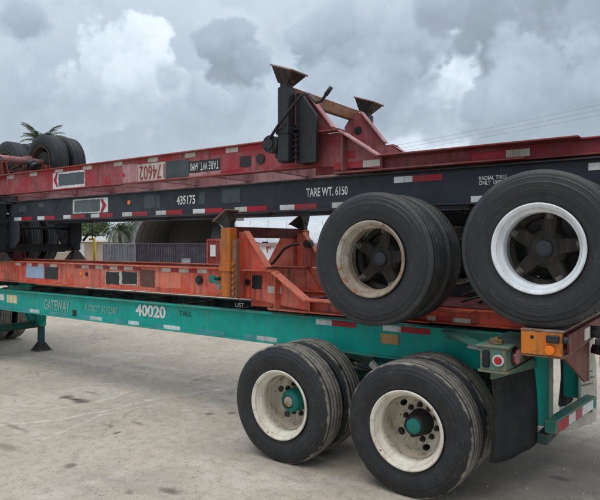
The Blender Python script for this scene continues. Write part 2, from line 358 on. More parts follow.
# ------------------------------------------------------------------ ground
def ground():
    m, t, b = new_mat('worn_concrete_yard')
    co = t.add('ShaderNodeTexCoord').outputs['Object']
    big = t.noise(co, .22, 5, .6); mid = t.noise(co, 1.1, 7, .65, .6); fine = t.noise(co, 9, 8, .7); grit = t.noise(co, 60, 6, .75)
    col = t.mix(t.smooth(big, .35, .65), (.43, .37, .295), (.505, .438, .35))
    col = t.mix(t.smooth(mid, .42, .70, 0, .6), col, (.33, .29, .25))
    pale = t.noise(t.scale(co, (.7, .7, 1), (5, 3, 0)), 1.3, 7, .68, .8)
    col = t.mix(t.smooth(pale, .48, .66, 0, .7), col, (.58, .53, .465))
    # tyre tracks run along the yard
    trk = t.noise(t.scale(co, (.10, 1.9, 1)), 1.6, 6, .6, .3)
    col = t.mix(t.smooth(trk, .52, .72, 0, .25), col, (.25, .225, .20))
    trk2 = t.noise(t.scale(co, (.16, 3.1, 1), (3, 7, 0)), 1.8, 6, .65, .3)
    col = t.mix(t.smooth(trk2, .56, .74, 0, .45), col, (.54, .50, .46))
    col = t.mix(t.smooth(fine, .42, .68, 0, .55), col, (.26, .225, .195))
    col = t.mix(t.smooth(grit, .50, .66, 0, .6), col, (.17, .15, .135))
    g2 = t.noise(t.scale(co, (1, 1, 1), (9, 9, 0)), 85, 5, .75)
    col = t.mix(t.smooth(g2, .50, .66, 0, .55), col, (.66, .61, .55))
    # aggregate
    vo = t.add('ShaderNodeTexVoronoi'); t.put(vo.inputs['Vector'], co); vo.inputs['Scale'].default_value = 28
    vc = t.add('ShaderNodeSeparateColor'); t.l.new(vo.outputs['Color'], vc.inputs[0])
    col = t.mix(t.math('MULTIPLY', t.smooth(vo.outputs['Distance'], .30, .12), t.smooth(vc.outputs[0], .82, .9, 0, .6)), col, (.12, .105, .095))
    # cracks
    cr = t.add('ShaderNodeTexVoronoi', feature='DISTANCE_TO_EDGE'); cr.inputs['Scale'].default_value = .55
    t.put(cr.inputs['Vector'], t.vmath('ADD', co, t.vmath('SCALE', t.noise(co, 1.6, 6, .7, 0, True), scale=.9)))
    crm = t.math('MULTIPLY', t.smooth(cr.outputs['Distance'], .012, .002), t.smooth(t.noise(co, .8, 3), .48, .6, 0, .4))
    col = t.mix(crm, col, (.10, .085, .07))
    for (px, py), rx, ry, a in [((555, 465), 1.3, .9, .6), ((470, 480), 1.0, .5, .5), ((330, 440), .9, .4, .45), ((250, 455), .7, .35, .35), ((420, 405), 2.2, .5, .35)]:  # dirty ground round the wheels, with soft shade of the stack painted in
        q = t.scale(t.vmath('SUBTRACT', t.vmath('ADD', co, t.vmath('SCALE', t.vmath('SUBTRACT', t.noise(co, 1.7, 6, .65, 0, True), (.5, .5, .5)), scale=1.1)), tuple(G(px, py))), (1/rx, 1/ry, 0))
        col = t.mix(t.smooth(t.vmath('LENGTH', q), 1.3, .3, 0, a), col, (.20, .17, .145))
    # oil spots and scraped lines at their places
    wob = t.vmath('ADD', co, t.vmath('SCALE', t.vmath('SUBTRACT', t.noise(co, 5, 5, .7, 0, True), (.5, .5, .5)), scale=.12))
    for (px, py), rx, ry, a in [((66, 397), .10, .10, .8), ((81, 401), .17, .10, .85), ((73, 399), .16, .05, .7), ((70, 466), .06, .06, .7), ((170, 491), .10, .05, .75), ((116, 433), .035, .05, .8),
                                ((138, 423), .10, .025, .6), ((107, 425), .14, .02, .5), ((196, 380), .05, .05, .7), ((210, 414), .06, .06, .7), ((232, 413), .05, .05, .7), ((92, 393), .18, .03, .5),
                                ((15, 427), .25, .04, .5), ((8, 447), .2, .07, .45), ((130, 492), .05, .04, .6), ((560, 478), .09, .05, .6), ((600, 470), .5, .2, .2), ((450, 490), .7, .3, .3), ((330, 480), .5, .25, .2)]:
        c = G(px, py)
        q = t.scale(t.vmath('SUBTRACT', wob, tuple(c)), (1/rx, 1/ry, 0))
        col = t.mix(t.smooth(t.vmath('LENGTH', q), 1.35, .35, 0, a*.85), col, (.045, .037, .032))
    for pts, wd_, a in [([(0, 425), (55, 420), (105, 411), (150, 400), (240, 386)], .026, .62), ([(40, 441), (100, 415), (170, 402)], .02, .5), ([(40, 498), (95, 482), (160, 462)], .05, .3), ([(40, 411), (100, 401), (142, 388)], .03, .45)]:
        for a0, a1 in zip(pts, pts[1:]):
            p, q = G(*a0), G(*a1); L = (q-p).length; u = (q-p)/L
            rel = t.vmath('SUBTRACT', wob, tuple(p))
            along = t.vmath('DOT_PRODUCT', rel, tuple(u)); across = t.math('ABSOLUTE', t.vmath('DOT_PRODUCT', rel, (-u.y, u.x, 0)))
            mk = t.math('MULTIPLY', t.smooth(across, wd_*1.6, wd_*.4), t.math('MULTIPLY', t.smooth(along, -.08, .0), t.smooth(along, L+.08, L)))
            mk = t.math('MULTIPLY', mk, t.smooth(fine, .3, .65, a, a*.35))
            col = t.mix(mk, col, (.64, .60, .54))
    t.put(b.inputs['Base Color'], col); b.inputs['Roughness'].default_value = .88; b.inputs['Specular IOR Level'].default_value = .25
    h = t.math('ADD', t.math('MULTIPLY', fine, .6), t.math('ADD', t.math('MULTIPLY', grit, .35), t.math('MULTIPLY', crm, -.8)))
    bump(t, b, h, .03, .55)
    g = B(); 
    bmesh.ops.create_grid(g.m, x_segments=8, y_segments=8, size=700)
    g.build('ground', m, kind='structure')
    # loose grit, small stones
    me = B()
    rnd = random.Random(3)
    for i in range(1500):
        px = rnd.uniform(-20, 620); py = 305+200*rnd.random()**1.0
        p = G(px, py); p += Vector((rnd.gauss(0, .1), rnd.gauss(0, .1), 0))
        r = rnd.choice((.003, .003, .004, .004, .005, .008))*rnd.uniform(.7, 1.3)
        mt = Matrix.Translation(p+Vector((0, 0, r*.3))) @ Matrix.Rotation(rnd.uniform(0, 6.3), 4, 'Z') @ Matrix.Diagonal((r*rnd.uniform(.8, 1.6), r, r*.7, 1))
        q = bmesh.ops.create_icosphere(me.m, subdivisions=1, radius=1, matrix=mt)
    me.build('gravel', plain('stone_grit', (.46, .41, .345), .9, .5, 3), kind='stuff', label='scattered grit and small stones on the worn yard')
ground()

# ------------------------------------------------------------------ wheels
WR = .52
half = [(.100, .288), (.113, .300), (.120, .318), (.1225, .322), (.121, .326), (.131, .350), (.137, .378), (.1395, .405), (.137, .432), (.1375, .436), (.134, .440), (.130, .462), (.1305, .466), (.126, .470), (.122, .486), (.117, .500), (.108, .5115)]
def tyre_mesh(style):
    grow = 1.065 if style == 'lug' else 1.0
    g = .009 if style != 'worn' else .0035
    tr = []
    for x0, x1 in ((.104, .072), (.066, .030), (.022, -.022), (-.030, -.066), (-.072, -.104)):
        rr = .520-.25*max(abs(x0), abs(x1))**2*2
        tr += [(x0, rr, 1), (x1, rr if abs(x1) < .1 else rr, 1)]
        if x1 > -.1: tr += [(x1-.001, rr-g, 1), (x1-.007 if x1 > -.1 else x1, rr-g, 1)]
    prof = [(a, r, 0 if r < .485 else 1) for a, r in half] + tr + [(-a, r, 0 if r < .49 else 1) for a, r in half[::-1]]
    prof = [(a, .288+(r-.288)*grow, m_) for a, r, m_ in prof]
    n = 270 if style == 'lug' else 96
    nh = len(half); nt = len(tr)
    def rmod(i, j):
        if style == 'lug' and nh+1 <= j < nh+nt-1 and (i+j//2) % 3 == 0: return .0045
        if style == 'worn' and nh-3 <= j <= nh+nt+2: return .0008*math.sin(i*.9)
        return 0
    b = B(); b.lathe(prof, n, rmod=rmod)
    return b.mesh('tyre', *(('tyre_wall', 'tread_dark') if style == 'lug' else ('tyre_worn', 'tyre_worn')))
def mid_tyre():
    me = tyre_mesh('worn'); me.materials.clear()
    for x in ('tyre_wall', 'tread_mid'): me.materials.append(M[x])
    return me
M['tread_mid'] = tyre_mat('grey_tyre_tread', (.030, .031, .033), (.095, .094, .092), .8)
M['rim_dark'] = paint('rusty_dark_wheel_paint', (.06, .045, .035), (.11, .08, .06), .8, .8, .7, .5, .4)
TY = {'mid': mid_tyre(), 'lug': tyre_mesh('lug'), 'worn': tyre_mesh('worn')}
def rim_mesh(mat, disc):
    """steel rim; outboard side at negative y. with a dished disc when disc is set"""
    b = B()
    prof = [(-.108, .292), (-.128, .305), (-.136, .307), (-.141, .302), (-.141, .296), (-.133, .288), (-.126, .277), (-.120, .2725), (-.118, .2745), (-.108, .275), (-.106, .271), (-.080, .268), (-.076, .263), (-.066, .251), (-.062, .2485), (-.012, .2445), (-.008, .2475), (.004, .2475), (.008, .2445), (.028, .256), (.05, .262), (.105, .266), (.118, .276), (.128, .302), (.120, .306)]
    b.lathe(prof, 72)
    mats = [mat, 'disc_cream']
    if disc:
        n = 100
        dp = [(.0, .2425), (.06, .240), (.105, .232), (.135, .222), (.148, .215), (.156, .207), (.160, .197), (.163, .187), (.164, .178), (.164, .172), (.1635, .168), (.159, .164), (.159, .102), (.19, .100)]
        rings = [[b.m.verts.new((r*math.cos(2*PI*i/n), a, r*math.sin(2*PI*i/n))) for i in range(n)] for a, r in dp]
        gone = lambda j, i: (lambda k: (j in (4, 5, 6) and abs(k+.5) < 5) or (j in (3, 7) and abs(k+.5) < 3.2))((i+5) % 20 - 10)
        for j in range(len(dp)):
            for i in range(n):
                near_ = [gone(jj, ii % n) for jj in (j-1, j) for ii in (i-1, i)]
                if any(near_) and not all(near_):
                    th = 2*PI*i/n; c0 = round(i*5/n)*2*PI/5; c0 = (((i+5)//20)*20-5+5-0)*2*PI/n
                    c0 = round((i-5)/20)*20*2*PI/n+5*2*PI/n
                    c0 = min(((kk*20-15)*2*PI/n for kk in range(0, 8)), key=lambda q: abs(q-th)); c0 += 0
                    u_ = (th-c0)*.205; v_ = (dp[j][1]-.2065)
                    v_ = dp[j][1]-.200; u1, v1 = u_/.064, v_/.022; L_ = math.hypot(u1, v1)
                    if L_ > .3:
                        th2 = c0+.034*u1/L_/.205; r2 = .200+.022*v1/L_
                        aa = dp[3][0]+(dp[8][0]-dp[3][0])*max(0, min(1, (dp[3][1]-r2)/(dp[3][1]-dp[8][1])))**.7
                        rings[j][i].co = (r2*math.cos(th2), aa, r2*math.sin(th2))
        for j in range(len(dp)-1):
            for i in range(n):
                k = (i+5) % 20 - 10      # five hand holes
                if (j in (4, 5, 6) and abs(k+.5) < 5) or (j in (3, 7) and abs(k+.5) < 3.2): continue
                f = b.m.faces.new((rings[j][i], rings[j][(i+1) % n], rings[j+1][(i+1) % n], rings[j+1][i])); f.smooth = j < 9; f.material_index = 1
    return b.mesh('rim', *mats)
RIM = {}
def rim(mat, disc):
    if (mat, disc) not in RIM: RIM[mat, disc] = rim_mesh(mat, disc)
    return RIM[mat, disc]
def hub_mesh(style):
    b = B()
    if style == 'disc_teal' or style == 'disc_rust':
        b.lathe([(.158, .105), (.150, .104), (.148, .098), (.09, .096), (.085, .090), (.03, .086), (.025, .07), (.012, .066), (.012, .001)], 40)
        for k in range(10):
            a = 2*PI*(k+.5)/10; b.rod((.075*math.cos(a), .016, .075*math.sin(a)), (.075*math.cos(a), .03, .075*math.sin(a)), .008, 6)
        return b.mesh('hub', 'hub_black')
    # five spoke casting
    for k in range(5):
        a = math.radians(80+72*k); u = Vector((math.cos(a), 0, math.sin(a))); v = Vector((-math.sin(a), 0, math.cos(a)))
        vs = []
        for r, hw, y0, y1 in ((.05, .075, .065, .17), (.13, .066, .078, .16), (.205, .058, .075, .155), (.245, .052, .062, .14)):
            vs.append([b.m.verts.new(u*r+v*sx*hw*ww+Vector((0, yy, 0))) for sx, ww, yy in ((-1, .7, y0), (1, .7, y0), (1, 1.0, y1), (-1, 1.0, y1))])
        for p, q in zip(vs, vs[1:]):
            for i in range(4): b.m.faces.new((p[i], p[(i+1) % 4], q[(i+1) % 4], q[i]))
        b.m.faces.new(vs[-1]); b.m.faces.new(vs[0][::-1])
    b.lathe([(.18, .150), (.085, .128), (.078, .104), (.062, .092), (.058, .07), (.058, .001)], 36)
    b.lathe([(.128, .258), (.130, .225), (.15, .220), (.19, .215)], 60)
    return b.mesh('hub', 'hub_spoke')
def cap_mesh(mat, y0, y1, r):
    b = B(); b.lathe([(y1, r*1.1), (y1-.01, r*1.1), (y1-.012, r), (y0+.008, r*.97), (y0, r*.86), (y0-.002, r*.4), (y0-.002, .0005)], 32)
    return b.mesh('hub_cap', mat)
def drum_mesh():
    b = B(); b.lathe([(.24, .001), (.205, .12), (.20, .212), (.21, .216), (.42, .216), (.43, .20), (.43, .001)], 48)
    return b.mesh('brake_drum', 'drum')
def nut_mesh(mat):
    b = B(); b.rod((0, 0, 0), (0, -.028, 0), .0185, 6); b.rod((0, -.028, 0), (0, -.040, 0), .010, 8); b.rod((0, .002, 0), (0, -.006, 0), .023, 12)
    return b.mesh('lug_nut', mat)
def clamp_mesh():
    b = B(); b.box(-.022, .022, -.012, .02, -.024, .024, bev=.004); b.rod((0, -.012, 0), (0, -.034, 0), .019, 6); b.rod((0, -.034, 0), (0, -.05, 0), .010, 8)
    return b.mesh('rim_clamp', 'nut_pale')
MS = dict(drum=drum_mesh(), hub_d=hub_mesh('disc_teal'), hub_s=hub_mesh('spoke'), nut=nut_mesh('nut_rust'), clamp=clamp_mesh(),
          cap_teal=cap_mesh('hub_teal', -.005, .03, .062), cap_cream=cap_mesh('rim_dirty', .0, .03, .05), cap_grey=cap_mesh('hub_cap_grey', .025, .07, .062))
hub_ring = B(); hub_ring.lathe([(.155, .110), (.10, .102), (.04, .100), (.03, .092), (.016, .078), (.008, .06)], 40); MS['hub_ring_teal'] = hub_ring.mesh('hub_band', 'hub_teal')
def wheel(parent, x, y, z, side, style, tyre, rimmat, cap='cap_teal', outer=True, detail=True, turn=0, label=None):
    """one wheel; side -1 has its outboard face towards -y"""
    e = link('wheel', None, parent, (x, y, z), rot=(0, 0, 0 if side < 0 else PI), label=label)
    e.empty_display_size = .2
    link('tyre', TY[tyre], e, rot=(0, turn, 0))
    if not outer:
        r = link('rim', rim(rimmat, False), e); r.rotation_euler = (0, turn, PI)
        return e
    link('rim', rim(rimmat, style == 'disc'), e, rot=(0, turn, 0))
    link('brake_drum', MS['drum'], e)
    link('hub', MS['hub_d' if style == 'disc' else 'hub_s'], e, rot=(0, turn, 0))
    if cap == 'cap_cream' : link('hub_band', MS['hub_ring_teal'], e)
    link('hub_cap', MS[cap], e)
    if not detail: return e
    if style == 'disc':
        for k in range(10):
            a = 2*PI*k/10+turn; link('lug_nut', MS['nut'], e, (.135*math.cos(a), .158, .135*math.sin(a)), rot=(0, random.uniform(0, 1), 0))
    else:
        for k in range(5):
            a = math.radians(80+72*k)-turn; link('rim_clamp', MS['clamp'], e, (.231*math.cos(a), .055, .231*math.sin(a)), rot=(0, -a, 0))
    return e

# ------------------------------------------------------------------ lettering
def text_mesh(body, h_w, mat, bold=0., depth=.0015):
    """text scaled to fill exactly w x h in the x z plane, centred, facing -y"""
    w_, h_ = h_w
    cu = bpy.data.curves.new('lettering', 'FONT'); cu.body = body; cu.size = 1; cu.resolution_u = 3; cu.offset = bold; cu.extrude = .001
    cu.align_x = 'LEFT'; cu.space_line = .85
    o = bpy.data.objects.new('tmp', cu); COL.objects.link(o)
    dg = bpy.context.evaluated_depsgraph_get(); dg.update()
    me = bpy.data.meshes.new_from_object(o.evaluated_get(dg))
    bpy.data.objects.remove(o); bpy.data.curves.remove(cu)
    xs = [v.co.x for v in me.vertices]; ys = [v.co.y for v in me.vertices]
    x0, x1, y0, y1 = min(xs), max(xs), min(ys), max(ys)
    for v in me.vertices:
        v.co = Vector(((v.co.x-(x0+x1)/2)/(x1-x0)*w_, -depth if v.co.z > 0 else 0, (v.co.y-(y0+y1)/2)/(y1-y0)*h_))
    me.name = 'lettering'; me.materials.clear(); me.materials.append(M[mat])
    return me

# ------------------------------------------------------------------ the container chassis
YC = 5.36                         # centre line of the stack
LEGX = -7.15
class Chassis:
    def __init__(s, name, label, X0, Z0, flip, paint_, under, half=.64, tilt=0, legx=LEGX, axles=(-.6225, .6225), axz=.52):
        s.half, s.tilt, s.legx, s.axles, s.axz = half, tilt, legx, axles, axz
        s.X0, s.Z0, s.flip = X0, Z0, flip
        s.root = link(name, None, None, (X0, YC, Z0), label=label, cat='trailer chassis', group='container chassis stacked on each other', rot=(0, PI if flip else 0, 0))
        s.p, s.u = paint_, under
    def local(s, x, z):
        return (s.X0-x, s.Z0-z) if s.flip else (x-s.X0, z-s.Z0)
    def span(s, a, b, Y):
        """two sight points -> local rectangle"""
        (x0, z0), (x1, z1) = P(*a, Y), P(*b, Y)
        p, q = s.local(x0, z0), s.local(x1, z1)
        return min(p[0], q[0]), max(p[0], q[0]), min(p[1], q[1]), max(p[1], q[1])
    def plate(s, name, px0, px1, z0, z1, mat, Y=4.916, th=.003, label=None, parent=None):
        xa = s.local(P(px0, 243, Y)[0], 0)[0]; xb = s.local(P(px1, 243, Y)[0], 0)[0]
        za, zb = s.local(0, z0)[1], s.local(0, z1)[1]
        y = Y-YC
        x0, x1, z0_, z1_ = min(xa, xb), max(xa, xb), min(za, zb), max(za, zb)
        if name in ('overpainted_panel', 'primer_patch'):
            rg = random.Random(int(px0*10)); pts = []; jx = .012 if name == 'overpainted_panel' else .02
            for (ax, az), (bx, bz) in (((x0, z0_), (x1, z0_)), ((x1, z0_), (x1, z1_)), ((x1, z1_), (x0, z1_)), ((x0, z1_), (x0, z0_))):
                m_ = max(3, int(math.hypot(bx-ax, bz-az)/.025))
                pts += [(ax+(bx-ax)*i/m_+rg.uniform(-jx, jx)*.6, az+(bz-az)*i/m_+rg.uniform(-.006, .006)) for i in range(m_)]
            return B().prism(pts, y-th*.6, y+.001).build(name, mat, s.root, label=label)
        return B().box(x0, x1, y-th, y+.001, z0_, z1_).build(name, mat, s.root, label=label)
    def patch(s, name, px0, px1, py0, py1, mat, Y=4.916, th=.003, label=None):
        pm = (px0+px1)/2
        return s.plate(name, px0, px1, P(pm, py1, Y)[1], P(pm, py0, Y)[1], mat, Y, th, label)
    def text(s, body, px0, px1, py0, py1, mat, Y=4.9155, bold=.0, label=None, z=None):
        pm = (px0+px1)/2
        z0, z1 = (P(pm, py1, Y)[1], P(pm, py0, Y)[1]) if z is None else z
        xa = s.local(P(px0, 243, Y)[0], 0)[0]; xb = s.local(P(px1, 243, Y)[0], 0)[0]; zc = s.local(0, (z0+z1)/2)[1]
        return link('lettering', text_mesh(body, (abs(xb-xa), z1-z0), mat, bold), s.root, ((xa+xb)/2, Y-YC-.0035, zc), label=label)

BEAM_Y = .42                       # web centre; flanges 0.11 wide
def ibeam(x0, x1, y, z0, z1, fw=.06, ft=.016, web=.012):
    b = B()
    b.box(x0, x1, y-web, y+web, z0+ft, z1-ft)
    b.box(x0, x1, y-fw, y+fw, z0, z0+ft, bev=.003); b.box(x0, x1, y-fw, y+fw, z1-ft, z1, bev=.003)
    return b
def build_chassis(c, wheelspec, legfoot=.27, tilt=0., leg_mat=None, bar_mat=None, rear=True, front=True, crank=None, gus=None):
    r = c.root; p, u = c.p, c.u
    LEGX = c.legx
    leg_mat = leg_mat or p; bar_mat = bar_mat or u; gus = 'red_mid' if p == 'red' else p
    for s in (-1, 1):
        b = B(); y = s*.435
        b.box(-7.42, 1.15, y-.008, y+.008, .896, 1.184)
        b.box(-7.42, 1.15, y-.055, y+.055, .88, .896, bev=.003); b.box(-7.42, 1.15, y-.055, y+.055, 1.184, 1.20, bev=.003)
        b.build('main_beam', 'pink' if (p == 'red' and s > 0) else 'green_shaded' if (p == 'green' and s > 0) else p, r)  # far beams: red one faded and paled for bounced light, green one shade-darkened
        b = B(); y = s*.425
        b.box(-10.36, -7.30, y-.012, y+.012, 1.174, 1.278)
        b.box(-10.36, -7.30, y-.055, y+.055, 1.160, 1.174, bev=.003); b.box(-10.36, -7.55, y-.055, y+.055, 1.278, 1.293, bev=.003)
        # sloped end where the deep beam meets the gooseneck
        b.prism([(-7.43, 1.198), (-7.43, .90), (-7.60, 1.16), (-7.60, 1.276)], y-.008, y+.008)
        b.build('gooseneck_beam', 'red_mid' if p == 'red' else p, r)
    k = 0
    x = -6.6
    while x < 1.0:
        b = B(); b.box(x-.006, x+.006, -.427, .427, .94, 1.176); b.box(x-.045, x+.006, -.427, .427, .928, .94); b.box(x-.045, x+.006, -.427, .427, 1.164, 1.176)
        b.build('cross_member', 'pink' if p == 'red' else 'green_shaded' if p == 'green' else u, r); x += .92
    for x in (-7.9, -8.7, -9.5):
        b = B(); b.box(x-.04, x+.04, -.412, .412, 1.178, 1.262, bev=.004); b.build('cross_member', u, r)
    # kingpin plate
    b = B(); b.box(-10.34, -9.05, -.40, .40, 1.145, 1.158, bev=.003); b.rod((-9.9, 0, 1.146), (-9.9, 0, 1.06), .03, 16); b.rod((-9.9, 0, 1.08), (-9.9, 0, 1.055), .045, 16)
    b.build('kingpin_plate', u, r)
    # landing gear
    for s in (-1, 1):
        yl = s*c.half+(.13 if (p == 'red' and s > 0) else 0)
        b = B(); b.box(LEGX-.065, LEGX+.065, yl-.065, yl+.065, .44, 1.17, bev=.012)
        b.box(LEGX-.075, LEGX+.075, yl-.075, yl+.075, .84, .90, bev=.004)
        leg = b.build('landing_leg', leg_mat, r)
        b = B(); b.box(LEGX-.048, LEGX+.048, yl-.048, yl+.048, legfoot+.10, .50, bev=.01); b.build('inner_tube', 'hub_black' if legfoot > .1 else 'green_dark', leg)
        # flared foot
        z = legfoot
        rm = Matrix.Translation((LEGX, yl, z+.11)) @ Matrix.Rotation(math.atan(c.tilt), 4, 'Y') @ Matrix.Translation((-LEGX, -yl, -z-.11))
        b = B(); lo = [(-.125, -.12), (.125, -.12), (.125, .12), (-.125, .12)]; hi = [(-.055, -.052), (.055, -.052), (.055, .052), (-.055, .052)]
        v0 = [b.m.verts.new((LEGX+a, yl+c_, z+.018)) for a, c_ in lo]; v1 = [b.m.verts.new((LEGX+a, yl+c_, z+.15)) for a, c_ in hi]
        for i in range(4): b.m.faces.new((v0[i], v0[(i+1) % 4], v1[(i+1) % 4], v1[i]))
        b.m.faces.new(v0); b.m.faces.new(v1)
        b.rod((LEGX-.09, yl, z+.11), (LEGX+.09, yl, z+.11), .02, 10)
        if p == 'orange': rm = rm @ Matrix.Translation((LEGX, yl, z+.11)) @ Matrix.Scale(.8, 4) @ Matrix.Translation((-LEGX, -yl, -z-.11))
        b.m.transform(rm)
        b.build('foot', 'foot_steel', leg)
        b = B(); b.box(LEGX-.14, LEGX+.14, yl-.135, yl+.135, z, z+.016, bev=.003); b.m.transform(rm); b.build('foot_pad', 'pad', leg)
        # mounting gusset: trapezoid hanging from the beam, vertical pieces and the sloped flange to the gooseneck
        L = LEGX
        yo = s*.53
        b = B()
        poly = ([(L+.46, .885), (L+.20, .48)] if (p == 'orange' and s > 0) else [(L+.05, .885), (L+.05, .48)] if p == 'orange' else [(L+.10, .885), (L+.10, .62), (L+.0, .48)] if p == 'red' else [(L+.34, .885), (L+.34, .60), (L+.20, .48)]) + [ (L-.12, .48), (L-.42, .85), (L-.42, .885)]
        b.prism(poly, yo-.006*s, yo+.006*s)
        b.box(L-.012, L+.012, s*.485, s*.524, .50, .88)
        b.bar((L-.13, s*.53, .468), (L-.435, s*.53, .845), .07, .012, (0, 1, 0)) if False else None
        g1 = b.build('gusset', gus, r)
        b = B(); bx = Vector((L-.125, yo, .475)); by = Vector((L-.43, yo, .85))
        b.bar(bx, by, .085, .012, (1, 0, 1)); b.build('gusset_flange', gus if p not in ('orange', 'red') else 'orange_light' if p == 'orange' else 'pink', g1)
        if p != 'orange': B().rod((L-.08, yo-.008, .68), (L-.08, yo+.008, .68), .05, 20).build('hole', 'dark_void', g1)
        # lower box outrigger with diagonal flange
        b = B()
        yw = s*.50
        b.prism([(L-.12, .895), (L-.53, .895), (L-.93, 1.165), (L-.93, 1.275), (L-.12, 1.19)], yw-.005*s, yw+.005*s)
        b.box(L-.56, L-.548, s*.508, s*.59, .90, 1.275)
        web = b.build('outrigger_web', gus, r)
        b = B(); b.box(L-.53, L-.12, s*.505, s*.62, .878, .892); b.build('outrigger_flange', gus, r)
        b = B(); b.bar((L-.52, s*.555, .892), (L-.94, s*.555, 1.168), .12, .014, (0, 0, 1)); b.build('diagonal_flange', 'orange_light' if p == 'orange' else ('pink' if p == 'red' else gus), r)
        b = B(); b.box(L-2.6, L-.93, s*.445, s*.60, 1.158, 1.172, bev=.003); b.box(L-2.2, L-.43, s*.46, s*.545, 1.277, 1.291); b.build('side_rail', gus, r)
        if p == 'orange':
            st_ = B().box(L-.132, L-.066, yl-.03, yl+.03, .56, 1.17, bev=.003).build('bolt_strip', 'rust_wood', leg)
            for q in range(6): B().rod((L-.100, yl+s*.03, 1.13-.062*q), (L-.100, yl+s*.055, 1.13-.062*q), .016, 8).build('bolt', leg_mat, leg)
    b = B(); b.box(LEGX-.02, LEGX+.02, -c.half+.065, c.half-.065, .43, .54, bev=.004); b.box(LEGX-.02, LEGX+.05, -c.half+.066, c.half-.066, .426, .434); b.box(LEGX-.02, LEGX+.05, -c.half+.066, c.half-.066, .536, .544)
    b.build('leg_brace', bar_mat, r)
    if p != 'orange': b = B(); b.rod((LEGX, -c.half+.06, .80), (LEGX, c.half-.06, .80), .022, 10); b.build('drive_shaft', u, r)
    # rear bolster
    if rear:
        b = B(); b.box(1.155, 1.335, -1.22, 1.22, 1.045, 1.205, bev=.005); b.box(1.13, 1.36, -1.235, 1.235, 1.205, 1.220, bev=.003); b.box(1.14, 1.35, -1.23, 1.23, 1.030, 1.045, bev=.003)
        b.build('rear_bolster', u if p != 'green' else 'green_rusty', r)
    if front:
        b = B(); b.box(-10.60, -10.37, -1.22, 1.22, 1.185, 1.34, bev=.005)
        for z_ in (1.172, 1.34): B().box(-10.62, -10.35, -1.235, 1.235, z_, z_+.013, bev=.003).build('bolster_flange', 'pad', r)
        b.build('front_bolster', 'red_dark' if p == 'orange' else u, r)
    # running gear
    style, tyre, rims, cap = wheelspec
    for i, x in enumerate(c.axles):
        z = c.axz+(tilt if i else -tilt)
        b = B(); b.rod((x, -.72, z), (x, .72, z), .065, 20)
        for s in (-1, 1): b.box(x-.075, x+.075, s*.36-.05, s*.36+.05, z-.09, z+.11, bev=.006)
        b.build('axle', u if p != 'red' else 'pink', r)
        for s in (-1, 1):
            b = B(); b.rod((x-.22, s*.30, z+.06), (x-.30, s*.30, z+.10), .085, 20); b.rod((x-.30, s*.30, z+.10), (x-.40, s*.30, z+.15), .078, 20); b.rod((x-.22, s*.30, z+.06), (x-.10, s*.30, z), .012, 8)
            b.build('brake_chamber', 'hub_black', r)
        for s in (-1, 1):
            turn = .4*i+.9*(s > 0)
            cp = cap[i] if isinstance(cap, tuple) else cap
            wheel(r, x, s*1.08, z, s, style, tyre, rims[i], cp, True, s < 0, turn if style == 'disc' else 0)
            wheel(r, x, s*.74, z, s, style, tyre, rims[i], cp, False, False, turn)
    for s in (-1, 1):
        y = s*.38
        for x in (-1.18, 0, 1.12):
            b = B(); b.prism([(x-.14, .882), (x+.14, .882), (x+.05, .62), (x-.05, .62)], y-.045, y-.033); b.prism([(x-.14, .882), (x+.14, .882), (x+.05, .62), (x-.05, .62)], y+.033, y+.045)
            b.rod((x, y-.06, .66), (x, y+.06, .66), .022, 10)
            b.build('spring_hanger', u, r)
        for i, x in enumerate((-.59, .56)):
            b = B(); zz = .63+(tilt if i else -tilt)
            for q in range(6):
                hl = .52-.065*q; pts = []
                for e in range(9):
                    tt = -1+e/4; pts.append((x+hl*tt, y, zz+.085*(abs(tt*hl/.52))**1.6-.0125*q+.05))
                for a, c_ in zip(pts, pts[1:]): b.bar(a, c_, .07, .011)
            b.box(x-.06, x+.06, y-.05, y+.05, zz-.03, zz+.07, bev=.004)
            b.build('leaf_spring', u, r)
        B().rod((-.62, y, .50), (-.05, y, .62), .018, 8).build('torque_rod', u, r); B().rod((.62, y, .50), (1.08, y, .64), .018, 8).build('torque_rod', u, r)

# positions: rear of green and black at +x; orange and red lie upside down, rear at -x
green = Chassis('container_chassis', 'green container chassis standing on the ground at the bottom of the stack, marked 40020', -2.585, 0, False, 'green', 'green_dark', legx=-7.48, axles=(-.639, .58), axz=.506)
orange = Chassis('container_chassis', 'orange-red chassis lying upside down on top of the green one', -11.50, 2.53, True, 'orange', 'maroon', half=.67, tilt=-.65, legx=-7.19)
black = Chassis('container_chassis', 'black chassis marked 435175, third in the stack, with two big spoked wheel pairs', -1.67, 1.372, False, 'black', 'black_under', legx=-7.36, axles=(-.646, .6225), axz=.475)
red = Chassis('container_chassis', 'faded red chassis lying upside down at the very top of the stack', -10.66, 3.882, True, 'red', 'red_dark', half=.72, tilt=.36)
build_chassis(green, ('disc', 'worn', ('rim_cream', 'rim_cream'), ('cap_cream', 'cap_teal')), legfoot=.0)
build_chassis(orange, ('spoke', 'mid', ('rim_dark', 'rim_dark'), 'cap_grey'), .27, 0, 'amber_paint', 'maroon')
build_chassis(black, ('spoke', 'lug', ('rim_dirty', 'rim_white'), 'cap_grey'), .265, .045, 'black_under', 'black_under')
build_chassis(red, ('spoke', 'mid', ('rim_dark', 'rim_dark'), 'cap_grey'), .265, 0, 'hub_black', 'rust_wood')

